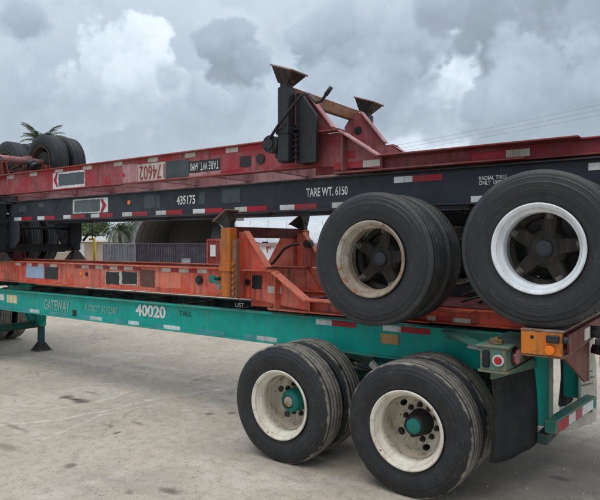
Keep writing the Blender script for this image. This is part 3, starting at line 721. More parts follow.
# ---- green: tape, lettering, lights, flaps, bumper
for a, b_ in ((30, 39.5), (90, 102), (128.5, 139), (164, 180), (257, 277)): green.plate('reflective_tape', a, b_, .889, .940, 'tape_white')
for a, b_ in ((0, 12.5), (22, 30), (50, 68), (81, 90), (115, 125), (154, 164), (196, 225), (244, 257)): green.plate('reflective_tape', a, b_, .889, .940, 'tape_faded', label='faded blue strip of old reflective tape')
for a, b_, m in ((316, 332, 'tape_white'), (332.1, 356, 'tape_red'), (383, 400.8, 'tape_white'), (400.9, 430, 'tape_red')): green.plate('reflective_tape', a, b_, 1.124, 1.178, m)
green.patch('sticker', 381, 399, 334, 344, 'sticker_tan', label='rusty tan rectangular sticker')
green.patch('sticker', 7, 17, 295, 303, 'sticker_cream', label='cream and yellow sticker'); green.patch('sticker', -4, 4, 294, 300, 'tape_white')
green.text('GATEWAY', 44.5, 70, 300, 311, 'print_faded', bold=.02)
green.text('ROBOT 5212587', 86, 118, 306, 312.5, 'print_faded')
green.text('40020', 136, 166, 305, 317.3, 'print_white', bold=.035)
green.text('TALL', 179, 192, 311, 316, 'print_dark')
green.patch('reflector', 72.5, 76.5, 310, 316, 'nut_rust', label='small dull red reflector')
b = B(); green_lx, _ = green.local(P(240, 308, 5.77)[0], 0)
link('lettering', text_mesh('LIST', (.15, .055), 'print_white', .02), green.root, (green_lx, 5.765-YC, 1.135))
gr = green.root
def on(px, py, Y, ch): x, z = P(px, py, Y); return ch.local(x, z)
# near end of the rear bolster
b = B(); b.box(1.175, 1.225, -1.232, -1.218, 1.065, 1.185, bev=.01); b.build('slot', 'dark_void', gr)
b = B(); b.rod((1.285, -1.220, 1.122), (1.285, -1.236, 1.122), .040, 28); lr = b.build('marker_light', 'tape_white', gr, label='round red lamp in a white ring')
b = B(); b.rod((1.285, -1.236, 1.122), (1.285, -1.247, 1.122), .028, 24, .022); b.build('lens', 'light_red', lr)
def oval(ch, x, y, z, ry, rz, name='tail_light', mat='light_red'):
    b = B(); n = 24
    for rr, x0, x1, mi in ((1.25, 0, .012, 1), (1.0, .012, .024, 0)):
        v0 = [b.m.verts.new((x+x0, y+ry*rr*math.cos(2*PI*i/n), z+rz*rr*math.sin(2*PI*i/n))) for i in range(n)]
        v1 = [b.m.verts.new((x+x1, y+ry*rr*.95*math.cos(2*PI*i/n), z+rz*rr*.95*math.sin(2*PI*i/n))) for i in range(n)]
        f = b.m.faces.new(v1); f.material_index = mi
        for i in range(n): f = b.m.faces.new((v0[i], v0[(i+1) % n], v1[(i+1) % n], v1[i])); f.material_index = mi
    return b.build(name, (mat, 'rubber'), ch.root)
for s in (-1, 1):
    oval(green, 1.336, s*1.02, 1.125, .075, .055); oval(green, 1.336, s*.72, 1.125, .075, .055)
b = B(); b.rod((1.24, -1.12, 1.22), (1.24, -1.12, 1.232), .05, 20); b.rod((1.195, -1.12, 1.238), (1.285, -1.12, 1.238), .022, 12, .016); b.rod((1.24, -1.165, 1.238), (1.24, -1.075, 1.238), .018, 12, .024); b.rod((1.24, -1.12, 1.235), (1.24, -1.12, 1.268), .022, 14, .012); b.build('twist_lock', 'brass', gr)
b = B(); b.rod((1.24, 1.12, 1.22), (1.24, 1.12, 1.245), .05, 20); b.box(1.20, 1.28, 1.07, 1.17, 1.245, 1.262, bev=.006); b.build('twist_lock', 'pad', gr)
# outriggers to the bolster, silver pipe
for s in (-1, 1):
    b = B(); b.prism([(.62, 1.12), (1.15, 1.03), (1.15, 1.19), (.62, 1.19)], s*.50-.006, s*.50+.006); b.bar((.62, s*.505, 1.18), (1.15, s*1.1, 1.18), .10, .02)
    b.build('bolster_brace', 'green_rusty', gr)
b = B(); b.rod((.88, -.70, 1.10), (1.16, -.80, 1.10), .012, 10); b.build('pipe', 'tape_white', gr)
# mudflaps, hung a little askew and bowed
def flap(ch, x0, y0, x1, y1, z0, z1, mat, label, bow=.05):
    b = B(); nx, nz = 8, 12; gv = []
    for j in range(nz+1):
        row = []
        for i in range(nx+1):
            u, v = i/nx, j/nz
            z = z1+(z0-z1)*v
            if v > .95 and i in (0, nx): z += .03
            row.append(b.m.verts.new((x0+(x1-x0)*u+bow*math.sin(v*2.6)*(.3+u)*.8+.012*math.sin(u*9+v*4), y0+(y1-y0)*u-(.02*v), z)))
        gv.append(row)
    for j in range(nz):
        for i in range(nx): f = b.m.faces.new((gv[j][i], gv[j][i+1], gv[j+1][i+1], gv[j+1][i])); f.smooth = True
    r = bmesh.ops.solidify(b.m, geom=list(b.m.faces), thickness=.010)
    return b.build('mudflap', mat, ch.root, label=label)
flap(green, 1.205, -1.15, 1.34, -.56, .36, 1.03, 'flap', 'black rubber mudflap behind the near wheels')
b = B(); b.bar((1.215, -1.16, 1.0), (1.36, -.55, 1.0), .012, .06); b.build('flap_bracket', 'green_rusty', gr)
wf = flap(green, 1.24, .74, 1.45, 1.27, .12, 1.03, 'flap_white', 'white mudflap with small dark print on the far side')
wfx = lambda v: 1.32
flap(green, 1.30, .50, 1.36, .74, .42, 1.03, 'flap', 'narrow strip of black rubber beside the white mudflap', .02)
# print on the white flap, in rows across it, facing the rear
fu = Vector((1.45-1.24, 1.27-.74, 0)).normalized()
rp = random.Random(11)
for zz, hh, ww in ((.66, .018, .32), (.60, .018, .36), (.54, .018, .28), (.27, .04, .30)):      # rows too worn to read: rubbed dashes
    v = (1.03-zz)/.91; c_ = Vector((1.24, .74, zz))+fu*.30+Vector((.05*math.sin(v*2.6)*.65+.02, -.02*v, 0)); b = B(); x = -ww/2
    while x < ww/2:
        d = rp.uniform(.3, .9)*hh; b.box(x, x+d, -.001, .001, -hh/2*rp.uniform(.7, 1), hh/2*rp.uniform(.7, 1)); x += d+hh*rp.uniform(.2, .6)
    me = b.mesh('worn_print', 'print_dark'); o = link('worn_print', me, gr, c_+Vector((fu.y, -fu.x, 0))*.012, rot=(0, 0, math.atan2(fu.y, fu.x)), kind='stuff')
# rear posts and bumper
for s in (-1, 1):
    b = B(); b.box(1.33, 1.46, s*.53-.006, s*.53+.006, .52, 1.20, bev=.002); pp = b.build('rear_post', 'green', gr)
    b = B(); b.box(1.46, 1.472, s*.53-.055, s*.53+.055, .50, 1.22, bev=.002); b.build('post_flange', 'green_rusty', pp)
b = B(); b.bar((1.40, 0, 1.12), (1.401, 0, 1.12), .01, .01); b.m.free(); b = B(); b.box(1.34, 1.46, -.52, .52, 1.05, 1.19, bev=.004); b.build('rear_cross_beam', 'green_dark', gr)
ang = math.radians(6)
bmp = link('bumper', B().box(0, .09, 0, 1.0, 0, .10, bev=.006).mesh('bumper', 'green_rusty'), gr, (1.44, -.62, .50), rot=(0, 0, -ang))
for i, (m, wdt) in enumerate((('tape_red', .24), ('tape_old', .17), ('tape_red', .15), ('tape_white', .30))):
    y0 = (.03, .27, .44, .60)[i]; link('reflective_tape', B().box(.090, .093, y0, y0+wdt-.005, .012, .088).mesh('tape', m), bmp)
b = B(); b.box(1.38, 1.46, -.60, -.20, .40, .48, bev=.006); b.build('bumper_step', 'green_dark', gr)
b = B(); b.box(1.452, 1.462, -.40, -.22, .405, .46); b.build('reflective_tape', 'red_dark', gr)
# air lines and clutter under the frame between the wheels
b = B(); b.rod((-.05, -.45, .80), (.30, -.42, .70), .05, 16); b.build('air_tank', 'green_dark', gr)
b = B(); b.bar((-.10, -.52, .83), (.02, -.52, .74), .05, .05); b.build('slack_adjuster', 'tape_old', gr)
for k in range(3):
    b = B(); pts = [(-.5+.14*i, -.46+.02*math.sin(i*1.3+k), .84-.06*math.sin(i/9*PI+k*.4)-.02*k) for i in range(10)]
    b.tube(pts, .009, 6); b.build('air_hose', 'rubber', gr)

# ---- orange
for a, b_ in ((15.6, 21), (27, 32), (38, 44), (50, 57), (82, 89), (95.6, 103), (110, 117.5), (124, 133), (162, 171), (179, 189), (197.5, 207)): orange.plate('reflective_tape', a, b_, 1.583, 1.630, 'tape_old')
for a, b_ in ((21, 27), (32, 38), (44, 50), (75, 82), (89, 95.6), (103, 110), (117.5, 124), (133, 141), (171, 179), (189, 197.5)): orange.plate('reflective_tape', a, b_, 1.583, 1.630, 'tape_red')
for a, b_, m in ((453, 471, 'tape_old'), (436, 452.8, 'tape_red'), (427, 435.8, 'tape_old')): orange.plate('reflective_tape', a, b_, 1.236, 1.292, m)
orange.patch('sticker', 26, 44, 266.5, 278, 'sticker_blue', label='worn blue and white sticker'); orange.patch('overpainted_panel', 45, 58, 267, 279, 'patch_black')
orange.patch('label_board', 105.5, 138, 271.5, 284.5, 'tape_old', label='white board blacked out in two panels')
for a, b_ in ((106, 119), (122, 137)): orange.patch('overpainted_panel', a, b_, 272, 284, 'patch_black', Y=4.9125)
orange.patch('primer_patch', 140, 154.5, 270, 287, 'brown_patch'); orange.patch('primer_patch', 155, 181, 272, 288, 'orange_light')
lx, lz = on(200, 280, 4.92, orange)
b = B(); b.rod((lx, -.44, lz), (lx, -.462, lz), .055, 24); b.rod((lx, -.462, lz), (lx, -.475, lz), .03, 16); b.build('marker_light', 'hub_black', orange.root)
for px in (81.5, 87):
    lx, lz = on(px, 274, 4.92, orange); b = B(); b.rod((lx, -.435, lz), (lx, -.455, lz), .028, 16); b.build('marker_light', 'light_amber' if px < 85 else 'nut_rust', orange.root)
lx, lz = on(213, 279, 4.8, orange)
b = B(); b.rod((lx, -.44, lz), (lx, -.60, lz), .022, 12); b.rod((lx, -.56, lz), (lx, -.59, lz), .045, 16); b.bar((lx, -.59, lz-.0), (lx-.13, -.60, lz+.055), .02, .025); b.build('gearbox_shaft', 'hub_teal', orange.root)
lx, lz = on(218, 287, 4.7, orange)
b = B(); b.rod((lx, -.60, lz), (lx+.0, -.66, lz), .028, 12); b.build('shaft_end', 'steel', orange.root)
# vertical plate beside the leg with an oval hole and a square dark patch
L = LEGX
for ch, mt in ((orange, 'orange'), (red, 'red_dark')):
    b = B(); b.box(L-.13, L-.118, -.62, -.50, .56, 1.19); b.box(L-.20, L-.12, -.515, -.507, .9, 1.19); b.build('leg_backing_plate', mt, ch.root)
orange.patch('overpainted_panel', 252, 262, 275.5, 289, 'patch_black', Y=4.853)
b = B(); hx, hz = L-.17, 1.02; b.rod((hx, -.516, hz), (hx, -.520, hz), .035, 20); b.build('hole', 'dark_void', orange.root)
orange.patch('reflective_tape', 268, 281.5, 286.5, 293.5, 'tape_old', Y=4.853)
# front bolster of the orange chassis: amber end, lamp, connector
orr = orange.root
b = B(); b.box(-10.615, -10.355, -1.240, -1.222, 1.187, 1.338, bev=.002); b.build('bolster_end', 'amber_paint', orr)
lx, lz = on(550, 350, 4.12, orange); b = B()
b.rod((lx, -1.240, lz+.0), (lx, -1.262, lz), .036, 24, .028); b.build('marker_light', 'light_amber', orr)
lx, lz = on(532, 337, 4.12, orange); b = B(); b.rod((lx, -1.240, lz), (lx, -1.243, lz), .012, 16); b.build('hole', 'dark_void', orr)
b = B(); b.box(-10.60, -10.52, -1.262, -1.241, 1.20, 1.25, bev=.004); b.rod((-10.62, -1.25, 1.225), (-10.66, -1.25, 1.225), .024, 12); b.build('connector', 'hub_black', orr)
b = B(); b.box(-10.642, -10.625, -1.15, .6, 1.20, 1.325, bev=.002); b.build('face_plate', 'red_dark', orr)
b = B(); b.box(-10.655, -10.643, -.70, -.52, 1.215, 1.30, bev=.002); b.build('sticker', 'flap_white', orr)
b = B(); b.rod((-10.64, -.47, 1.26), (-10.72, -.47, 1.26), .045, 20); b.rod((-10.72, -.47, 1.26), (-10.76, -.47, 1.26), .03, 16); b.build('air_coupling', 'hub_black', orr)
b = B(); b.rod((-10.64, -.38, 1.40), (-10.74, -.38, 1.42), .035, 16); b.box(-10.75, -10.70, -.43, -.36, 1.36, 1.44, bev=.01); b.build('air_coupling', 'hub_black', orr)
b = B(); b.box(-10.70, -10.65, -.33, -.27, 1.33, 1.42, bev=.01); b.build('air_coupling', 'steel', orr)
for s in (-1, 1):
    b = B(); y0 = s*1.12; y1 = s*.30
    b.prism([(y0, 1.36), (y1, 1.36), (y1, 1.66), (s*.40, 1.66)] if s < 0 else [(y0, 1.36), (s*.40, 1.66), (y1, 1.66), (y1, 1.36)], -10.60, -10.585, axis='x')
    b.build('bulkhead_gusset', 'red_dark', orr)
b = B(); b.box(-10.61, -10.59, -.315, -.285, 1.36, 1.665); b.build('bulkhead_strut', 'pad', orr)
for k in range(3):
    b = B(); pts = [(-10.5+.1*i-.9*(k == 9), -.2+.2*math.sin(i*.9+k*2), 1.16-.05*k-.12*math.sin(i/9*PI)) for i in range(10)]
    b.tube(pts, .012, 8); b.build('air_hose', 'rubber', orr)
# hose on the orange gusset
hp = []
for px, py in ((255, 255), (257, 261), (261, 265), (267, 266), (273, 263), (278, 257), (284, 249), (292, 245), (299, 244)):
    x_, z_ = P(px, py, 5.62); x_, z_ = orange.local(x_, z_); hp.append((x_, 5.62-YC, z_))
B().tube(hp, .016, 8).build('air_hose', 'rubber', orr)
b = B(); b.rod((hp[-1][0], .40, hp[-1][2]), (hp[-1][0], .50, hp[-1][2]), .045, 16); b.build('hose_clamp', 'hub_black', orr)

# ---- black
zb0, zb1, zt0, zt1 = 2.270, 2.323, 2.475, 2.530
for a, b_ in ((14.5, 21.5), (37.5, 44.5), (63.5, 71), (91, 99.5), (122.5, 132), (156, 166), (193, 205), (280, 294.5), (332, 348), (471, 489)): black.plate('reflective_tape', a, b_, zb0, zb1, 'tape_white')
black.plate('reflective_tape', 235, 247, zb0, zb1, 'tape_old')
for a, b_ in ((21.6, 32), (44.6, 55), (71.1, 85), (99.6, 113), (132.1, 147.5), (166.1, 182.5), (205.1, 223), (247.1, 267), (294.6, 317), (348.1, 372)): black.plate('reflective_tape', a, b_, zb0, zb1, 'tape_red')
for a, b_, m in ((394, 412.5, 'tape_white'), (412.6, 442.5, 'tape_red'), (588.5, 602, 'tape_white')): black.plate('reflective_tape', a, b_, zt0, zt1, m)
black.patch('label_board', 73, 108, 198.5, 213, 'tape_white', label='white board overpainted grey with a red arrow'); black.patch('overpainted_panel', 74.5, 100, 200, 212, 'patch_grey', Y=4.9125)
def arrow(ch, px0, px1, py0, py1, point, Y=4.9120):
    xa, xb, za, zb_ = ch.span((px0, py0), (px1, py1), Y); h = (zb_-za); zc = (za+zb_)/2
    if point > 0: pts = [(xa, za), ((xa*2+xb)/3, za), (xb, zc), ((xa*2+xb)/3, zb_), (xa, zb_), (xa+.35*(xb-xa), zc)]
    else: pts = [(xb, za), ((xb*2+xa)/3, za), (xa, zc), ((xb*2+xa)/3, zb_), (xb, zb_), (xb-.35*(xb-xa), zc)]
    b = B(); b.prism(pts, Y-YC-.002, Y-YC); b.build('arrow', 'tape_red', ch.root)
arrow(black, 100.5, 106.5, 199, 212, 1)
for a, b_, c0, c1 in ((19, 26, 205, 212), (144.5, 155, 195, 208), (156, 160, 195, 208), (199, 205, 192, 204), (222, 240, 189, 203)): black.patch('overpainted_panel', a, b_, c0, c1, 'patch_slate')
black.patch('reflector', 39, 44, 203, 207, 'patch_grey')
lx, lz = on(130, 202.5, 4.925, black); b = B(); b.rod((lx, -.440, lz), (lx, -.455, lz), .028, 18); b.build('marker_light', 'light_amber', black.root)
black.text('435175', 177, 195.5, 195.5, 204.5, 'print_white', bold=.02)
black.text('TARE WT. 6150', 306.5, 348, 187, 196, 'print_white', bold=.02)
black.text('RADIAL TIRES\nONLY 100PSI', 479, 507, 175.5, 184.5, 'print_white', bold=.01)
# crank handle with a yellow grip by the far leg
b = B(); b.tube([(LEGX+.14, .62, .70), (LEGX+.20, .66, .72), (LEGX+.28, .66, .70), (LEGX+.33, .66, .66)], .014, 8); b.rod((LEGX+.02, .64, .60), (LEGX+.18, .64, .72), .02, 8)
ck = b.build('crank_handle', 'hub_black', black.root)
b = B(); b.rod((LEGX+.35, .62, .16), (LEGX+.35, .62, .62), .020, 12); b.rod((LEGX+.22, .62, .62), (LEGX+.36, .62, .62), .018, 10); b.build('grip', 'yellow', ck)
b = B(); b.rod((LEGX+.33, .60, .62), (LEGX+.33, .60, .90), .010, 8); b.build('crank_rod', 'hub_black', black.root)

# ---- red
zr0, zr1 = 2.930, 2.982
for a, b_ in ((7, 14), (30, 37), (55, 63), (83, 92), (114, 122.5), (148, 158), (185, 195.5), (226, 238)): red.plate('reflective_tape', a, b_, zr0, zr1, 'tape_old')
for a, b_ in ((-2, 6.9), (134, 147.8), (158.2, 172), (209, 225.8), (238.2, 262)): red.plate('reflective_tape', a, b_, zr0, zr1, 'tape_red')
for a, b_, m in ((363, 380, 'tape_old'), (334, 362.8, 'tape_red')): red.plate('reflective_tape', a, b_, 2.633, 2.695, m, Y=4.853)
for a, b_, m in ((472, 505.8, 'tape_red'), (506, 530, 'tape_old')): red.plate('reflective_tape', a, b_, 2.622, 2.682, m)
red.patch('label_board', 53, 85, 171.5, 188, 'tape_white', label='white board overpainted grey with a red arrow'); red.patch('overpainted_panel', 58.5, 84.3, 173, 185, 'patch_grey', Y=4.9125)
arrow(red, 53.6, 58, 173, 187, 1)
red.patch('label_board', 138.5, 165.5, 163.3, 180.8, 'tape_old', label='white number board with dark red figures, upside down')
red.text('174602', 139.5, 164.5, 165, 179, 'print_red', Y=4.9120, bold=.0)
red.patch('overpainted_panel', 166, 189, 160.5, 178.5, 'patch_slate'); red.patch('label_board', 189.2, 220, 160, 171.5, 'patch_black', label='black weight board with white print, upside down')
red.text('TARE WT. 6490', 190.5, 219, 162, 170, 'print_white', Y=4.9120)
red.patch('primer_patch', 122.5, 138, 164, 186, 'pink'); red.patch('primer_patch', 189, 221, 171.8, 178, 'pink'); red.patch('primer_patch', 221, 239.5, 157, 171, 'red', th=.002)
red.patch('overpainted_panel', 240, 251, 156, 167, 'patch_black')
lx, lz = on(261, 159, 4.92, red); b = B(); b.rod((lx, -.440, lz), (lx, -.46, lz), .055, 20); b.build('marker_light', 'hub_black', red.root)
lx, lz = on(124, 175, 4.92, red); b = B(); b.rod((lx, -.440, lz), (lx, -.455, lz), .025, 14); b.build('marker_light', 'light_red', red.root)
red.patch('reflective_tape', 342, 354, 151, 158, 'tape_red', Y=4.853)
# gearbox, black overspray plate and bent crank of the red chassis
rr = red.root
b = B(); b.rod((L+.15, -.62, .985), (L+.15, -.80, .985), .085, 28); b.rod((L+.15, -.80, .985), (L+.15, -.815, .985), .05, 16); b.box(L+.03, L+.14, -.73, -.58, .93, 1.12, bev=.01)
gb = b.build('gearbox', 'hub_black', rr)
for q in range(4): link('gearbox_bolt', B().rod((L+.15+.065*math.cos(q*1.57+.7), -.80, .985+.065*math.sin(q*1.57+.7)), (L+.15+.065*math.cos(q*1.57+.7), -.812, .985+.065*math.sin(q*1.57+.7)), .009, 6).mesh('gearbox_bolt', 'hub_black'), gb)
b = B(); b.prism([(L-.08, .50), (L-.13, .50), (L-.31, .74), (L-.31, 1.18), (L-.08, 1.18)], -.665, -.613); b.rod((L-.22, -.665, .98), (L-.22, -.668, .98), .036, 20); b.build('leg_cover_plate', 'hub_black', rr)
for q in range(6): B().box(L-.115, L-.07, -.715, -.66, .84+.055*q, .865+.055*q, bev=.003).build('bolt', 'hub_black', rr)
ckp = [(L+.13, -.81, .93), (L+.02, -.83, .83), (L-.18, -.85, .66), (L-.28, -.86, .585), (L-.32, -.86, .575), (L-.37, -.86, .59), (L-.41, -.86, .64), (L-.45, -.86, .675), (L-.50, -.86, .67), (L-.55, -.86, .62), (L-.60, -.86, .57)]
b = B(); b.tube(ckp, .0145, 10); ck = b.build('crank_handle', 'hub_black', rr)
b = B(); b.tube([ckp[-2], Vector(ckp[-1])+Vector((-.01, 0, -.012))], .02, 10); b.build('grip', 'hub_black', ck)

# ------------------------------------------------------------------ dual wheels of the towing truck under the front of the green chassis
tr = link('truck_axle', None, None, (-11.9, YC, 0), label='dark dual truck wheels and axle behind the landing leg at far left', cat='axle')
b = B(); b.rod((0, -.8, .53), (0, .8, .53), .075, 16); b.rod((0, -.16, .53), (0, .16, .53), .2, 20); b.build('axle_beam', 'hub_black', tr)
for s in (-1, 1):
    wheel(tr, 0, s*1.05, .52, s, 'disc', 'worn', 'rim_dirty', 'cap_teal', True, False); wheel(tr, 0, s*.71, .52, s, 'disc', 'worn', 'rim_dirty', 'cap_teal', False, False)

# ------------------------------------------------------------------ things beyond the stack
def leafmat(name, a, b_, tr_=.15):
    m, t, bs = new_mat(name)
    oi = t.add('ShaderNodeNewGeometry').outputs['Random Per Island']
    t.put(bs.inputs['Base Color'], t.mix(oi, a, b_)); bs.inputs['Roughness'].default_value = .55
    return m
M['leaf'] = leafmat('foliage', (.045, .085, .028), (.11, .15, .05)); M['leaf2'] = leafmat('dark_foliage', (.03, .06, .022), (.07, .10, .035))
M['palm'] = leafmat('palm_frond', (.075, .10, .065), (.14, .165, .10)); M['bark'] = plain('bark', (.16, .125, .095), .9, .5, 8)
def palm(px, Z, z, n, L_, label, droop=1.):
    c = far(px, Z); r = link('palm_tree', None, None, c, label=label, cat='palm tree'); rnd = random.Random(int(px*7))
    b = B(); pts = [(.25*math.sin(i*.3), .1*i*.2, z*i/10) for i in range(11)]
    rings = [Vector(p) for p in pts]
    for p, q in zip(rings, rings[1:]): b.rod(p, q, .16, 10, .15)
    b.build('trunk', 'bark', r); top = rings[-1]
    b = B()
    for k in range(n):
        az = 2*PI*k/n*2.4+rnd.uniform(-.2, .2); el = rnd.uniform(-.25, 1.25); LL = L_*rnd.uniform(.8, 1.1)
        d = Vector((math.cos(az)*math.cos(el), math.sin(az)*math.cos(el), math.sin(el))); p = top.copy(); pp = []
        N_ = 16
        for i in range(N_+1):
            pp.append(p.copy()); p = p+d*LL/N_; d = (d+Vector((0, 0, -.085*droop*(1+i*.05)))).normalized()
        b.tube(pp, .02, 4)
        for i in range(2, N_+1):
            d = (pp[i]-pp[i-1]).normalized(); sd = d.cross(Vector((0, 0, 1))).normalized()
            for sgn in (-1, 1):
                for jj in range(2):
                    base = pp[i-1].lerp(pp[i], jj*.5); ll = LL*.22*math.sin(PI*min(1, (i+.5*jj)/N_*.93+.07))**.6+.05
                    tip = base+(sd*sgn*.75+d*.6+Vector((0, 0, -.35*rnd.uniform(.4, 1.3)))).normalized()*ll
                    wv = d*.028
                    v = [b.m.verts.new(base-wv), b.m.verts.new(base+wv), b.m.verts.new(tip)]
                    b.m.faces.new(v)
    b.build('crown', 'palm', r)
def tree(px, Z, h, rad, label, mat='leaf', n=3200, leaf=.16, name='broadleaf_tree'):
    c = far(px, Z); r = link(name, None, None, c, label=label, cat='tree', group='trees beyond the yard'); rnd = random.Random(int(px*13+Z))
    b = B(); b.rod((0, 0, 0), (0, 0, h*.5), rad*.09, 8, rad*.05)
    cl = []
    for k in range(14):
        a = rnd.uniform(0, 6.28); e = rnd.uniform(-.3, 1.3); rr_ = rad*rnd.uniform(.35, .85)
        p = Vector((math.cos(a)*math.cos(e)*rr_, math.sin(a)*math.cos(e)*rr_, h*.6+math.sin(e)*rr_*.75)); cl.append((p, rad*rnd.uniform(.25, .45)))
        b.rod((0, 0, h*.4), p, rad*.03, 5, rad*.01)
    b.build('trunk', 'bark', r)
    b = B()
    for i in range(n):
        p, rr_ = rnd.choice(cl); q = p+Vector([rnd.gauss(0, 1) for _ in range(3)]).normalized()*rr_*rnd.random()**.4
        u = Vector([rnd.gauss(0, 1) for _ in range(3)]).normalized(); v = u.orthogonal().normalized(); s_ = leaf*rnd.uniform(.6, 1.3)
        b.m.faces.new([b.m.verts.new(q+u*s_), b.m.verts.new(q+v*s_*.5), b.m.verts.new(q-u*s_), b.m.verts.new(q-v*s_*.5)])
    b.build('crown', mat, r)
palm(39, 30, 6.85, 46, 1.45, 'palm tree whose fronds rise behind the upturned wheels at upper left', .95)
palm(117, 46, 2.9, 26, 1.7, 'small palm behind the yard between the tan building and the shelter', 1.6)
tree(95, 75, 5.2, 3.0, 'leafy tree left of the small palm, seen under the black chassis', 'leaf')
tree(129, 70, 4.8, 2.6, 'dark leafy tree close to the left edge of the shelter', 'leaf2')
tree(62, 80, 5.6, 3.2, 'leafy tree furthest left behind the flat roofed building', 'leaf')

def facing(px, Z):      # heading of something that squarely faces the camera's way
    return (0, 0, PHI)
# flat roofed tan building
bo = far(76, 62); bd = link('building', None, None, bo, label='low tan building with a white flat roof edge, seen under the black chassis', cat='building', rot=facing(0, 0))
M['stucco'] = plain('tan_stucco', (.46, .37, .28), .85, .15, 3); M['white_trim'] = plain('white_trim', (.72, .70, .68), .6, .1, 3)
b = B(); b.box(-6, 3.0, 0, 8, 0, 2.05); b.build('wall', 'stucco', bd)
b = B(); b.box(-6.3, 3.4, -.6, 8.5, 2.05, 2.25); b.box(-6.1, 3.2, -.3, 8.2, 2.25, 2.62); b.build('roof', 'white_trim', bd)
for x in (-4.6, -2.2): 
    f = B().box(x, x+1.2, -.03, .0, .9, 1.8).build('window', 'white_trim', bd); B().box(x+.08, x+1.12, -.034, -.03, .98, 1.72).build('pane', 'dark_void', f)
for k in range(3):
    b = B(); b.box(.9+.65*k, .93+.65*k, -.02, -.001, 0, 2.05); b.build('wall_rib', 'stucco', bd)
f = B().box(.0, .9, -.05, 0, 0, 1.9).build('door', 'white_trim', bd); B().rod((.8, -.05, 1.0), (.8, -.09, 1.0), .03, 8).build('handle', 'steel', f)

# fabric container shelter, open end towards us
SH = far(179, 50); sh = link('arched_shelter', None, None, SH, label='arched grey fabric shelter with a dark interior in the middle distance', cat='shelter', rot=facing(0, 0))
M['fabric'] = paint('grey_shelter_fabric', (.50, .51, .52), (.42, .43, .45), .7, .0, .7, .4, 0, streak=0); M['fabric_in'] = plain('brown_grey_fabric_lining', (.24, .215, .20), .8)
def arch(w_, h_, z0, n=20): return [(w_*math.cos(PI*i/n), z0+h_*math.sin(PI*i/n)**.85) for i in range(n+1)]
A0, A1 = arch(4.15, 4.3, 1.3), arch(4.05, 4.2, 1.3)
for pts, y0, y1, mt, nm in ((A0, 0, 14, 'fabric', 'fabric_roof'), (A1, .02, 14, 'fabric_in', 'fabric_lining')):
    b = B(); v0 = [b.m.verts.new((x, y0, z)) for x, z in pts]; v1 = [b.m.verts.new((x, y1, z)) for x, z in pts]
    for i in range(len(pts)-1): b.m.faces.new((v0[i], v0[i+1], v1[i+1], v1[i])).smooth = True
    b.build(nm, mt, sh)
b = B(); v = []                                  # gathered end skirt of the fabric
inner = [(x*.93, 1.3+(z-1.3)*.90) for x, z in A0]
for i in range(len(A0)-1):
    b.m.faces.new([b.m.verts.new((A0[i][0], -.01, A0[i][1])), b.m.verts.new((A0[i+1][0], -.01, A0[i+1][1])), b.m.verts.new((inner[i+1][0], .5, inner[i+1][1])), b.m.verts.new((inner[i][0], .5, inner[i][1]))])
b.build('end_skirt', 'fabric', sh)
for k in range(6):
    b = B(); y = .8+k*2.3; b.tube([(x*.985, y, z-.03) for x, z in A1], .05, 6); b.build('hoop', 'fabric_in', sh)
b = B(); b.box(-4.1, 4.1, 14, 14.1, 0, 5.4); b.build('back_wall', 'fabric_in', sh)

def corrugated(name, label, px0, px1, Z, h, mat, cat, n, depth=.05, group=None, dep=2.4, z0=0, extra=None):
    a, b_ = far(px0, Z), far(px1, Z); W_ = (b_-a).length
    r = link(name, None, None, a, label=label, cat=cat, group=group, rot=(0, 0, PHI))
    for k in range(n):
        x0, x1 = W_*k/n, W_*(k+1)/n
        b = B(); m_ = 6; pts = []
        for i in range(m_):
            xa = x0+(x1-x0)*i/m_; st = (x1-x0)/m_
            pts += [(xa, 0), (xa+st*.3, 0), (xa+st*.5, depth), (xa+st*.8, depth)]
        pts.append((x1-.004, 0))
        v0 = [b.m.verts.new((x, y, z0+.05)) for x, y in pts]; v1 = [b.m.verts.new((x, y, h)) for x, y in pts]
        for i in range(len(pts)-1): b.m.faces.new((v0[i], v0[i+1], v1[i+1], v1[i]))
        b.build('panel', mat, r)
    b = B(); b.box(0, W_, -.03, .12, h-.02, h+.06); b.box(0, W_, -.03, .12, z0, z0+.08); b.build('rail', mat, r)
    for k in range(n+1): b = B(); b.box(W_*k/n-.03, W_*k/n+.03, -.05, .09, z0, h+.04); b.build('post', mat, r)
    if dep: b = B(); b.box(.02, W_-.02, .14, dep, z0+.02, h-.01); b.build('body', mat, r)
    return r
M['cont_dark'] = paint('dark_purple_grey_container_paint', (.075, .065, .085), (.11, .10, .12), .6, .4, .6, .5, 0); M['cont_grey'] = paint('grey_container_paint', (.22, .22, .25), (.30, .30, .33), .6, .4, .6, .5, 0)
M['cont_red'] = paint('red_container_paint', (.36, .06, .045), (.42, .12, .09), .6, .4, .6, .5, 0); M['cont_white'] = paint('white_skip_paint', (.66, .66, .66), (.56, .56, .56), .6, .3, .5, .4, 0, rustc=(.30, .07, .035), streak=.5)
corrugated('shipping_container', 'dark purple grey corrugated container standing in the shelter mouth', 136, 213, 46, 1.85, 'cont_dark', 'container', 6, .07)
corrugated('fence', 'light grey corrugated sheet fence left of the shelter', 103, 135, 44, 1.85, 'cont_grey', 'fence', 4, .06, dep=0)
rc = corrugated('shipping_container', 'small red container with a white notice, right of the shelter', 207.5, 246, 26, 2.05, 'cont_red', 'container', 3, .04)
b = B(); b.box(.12, .36, -.07, -.05, 1.35, 1.85); b.build('notice', 'tape_white', rc)
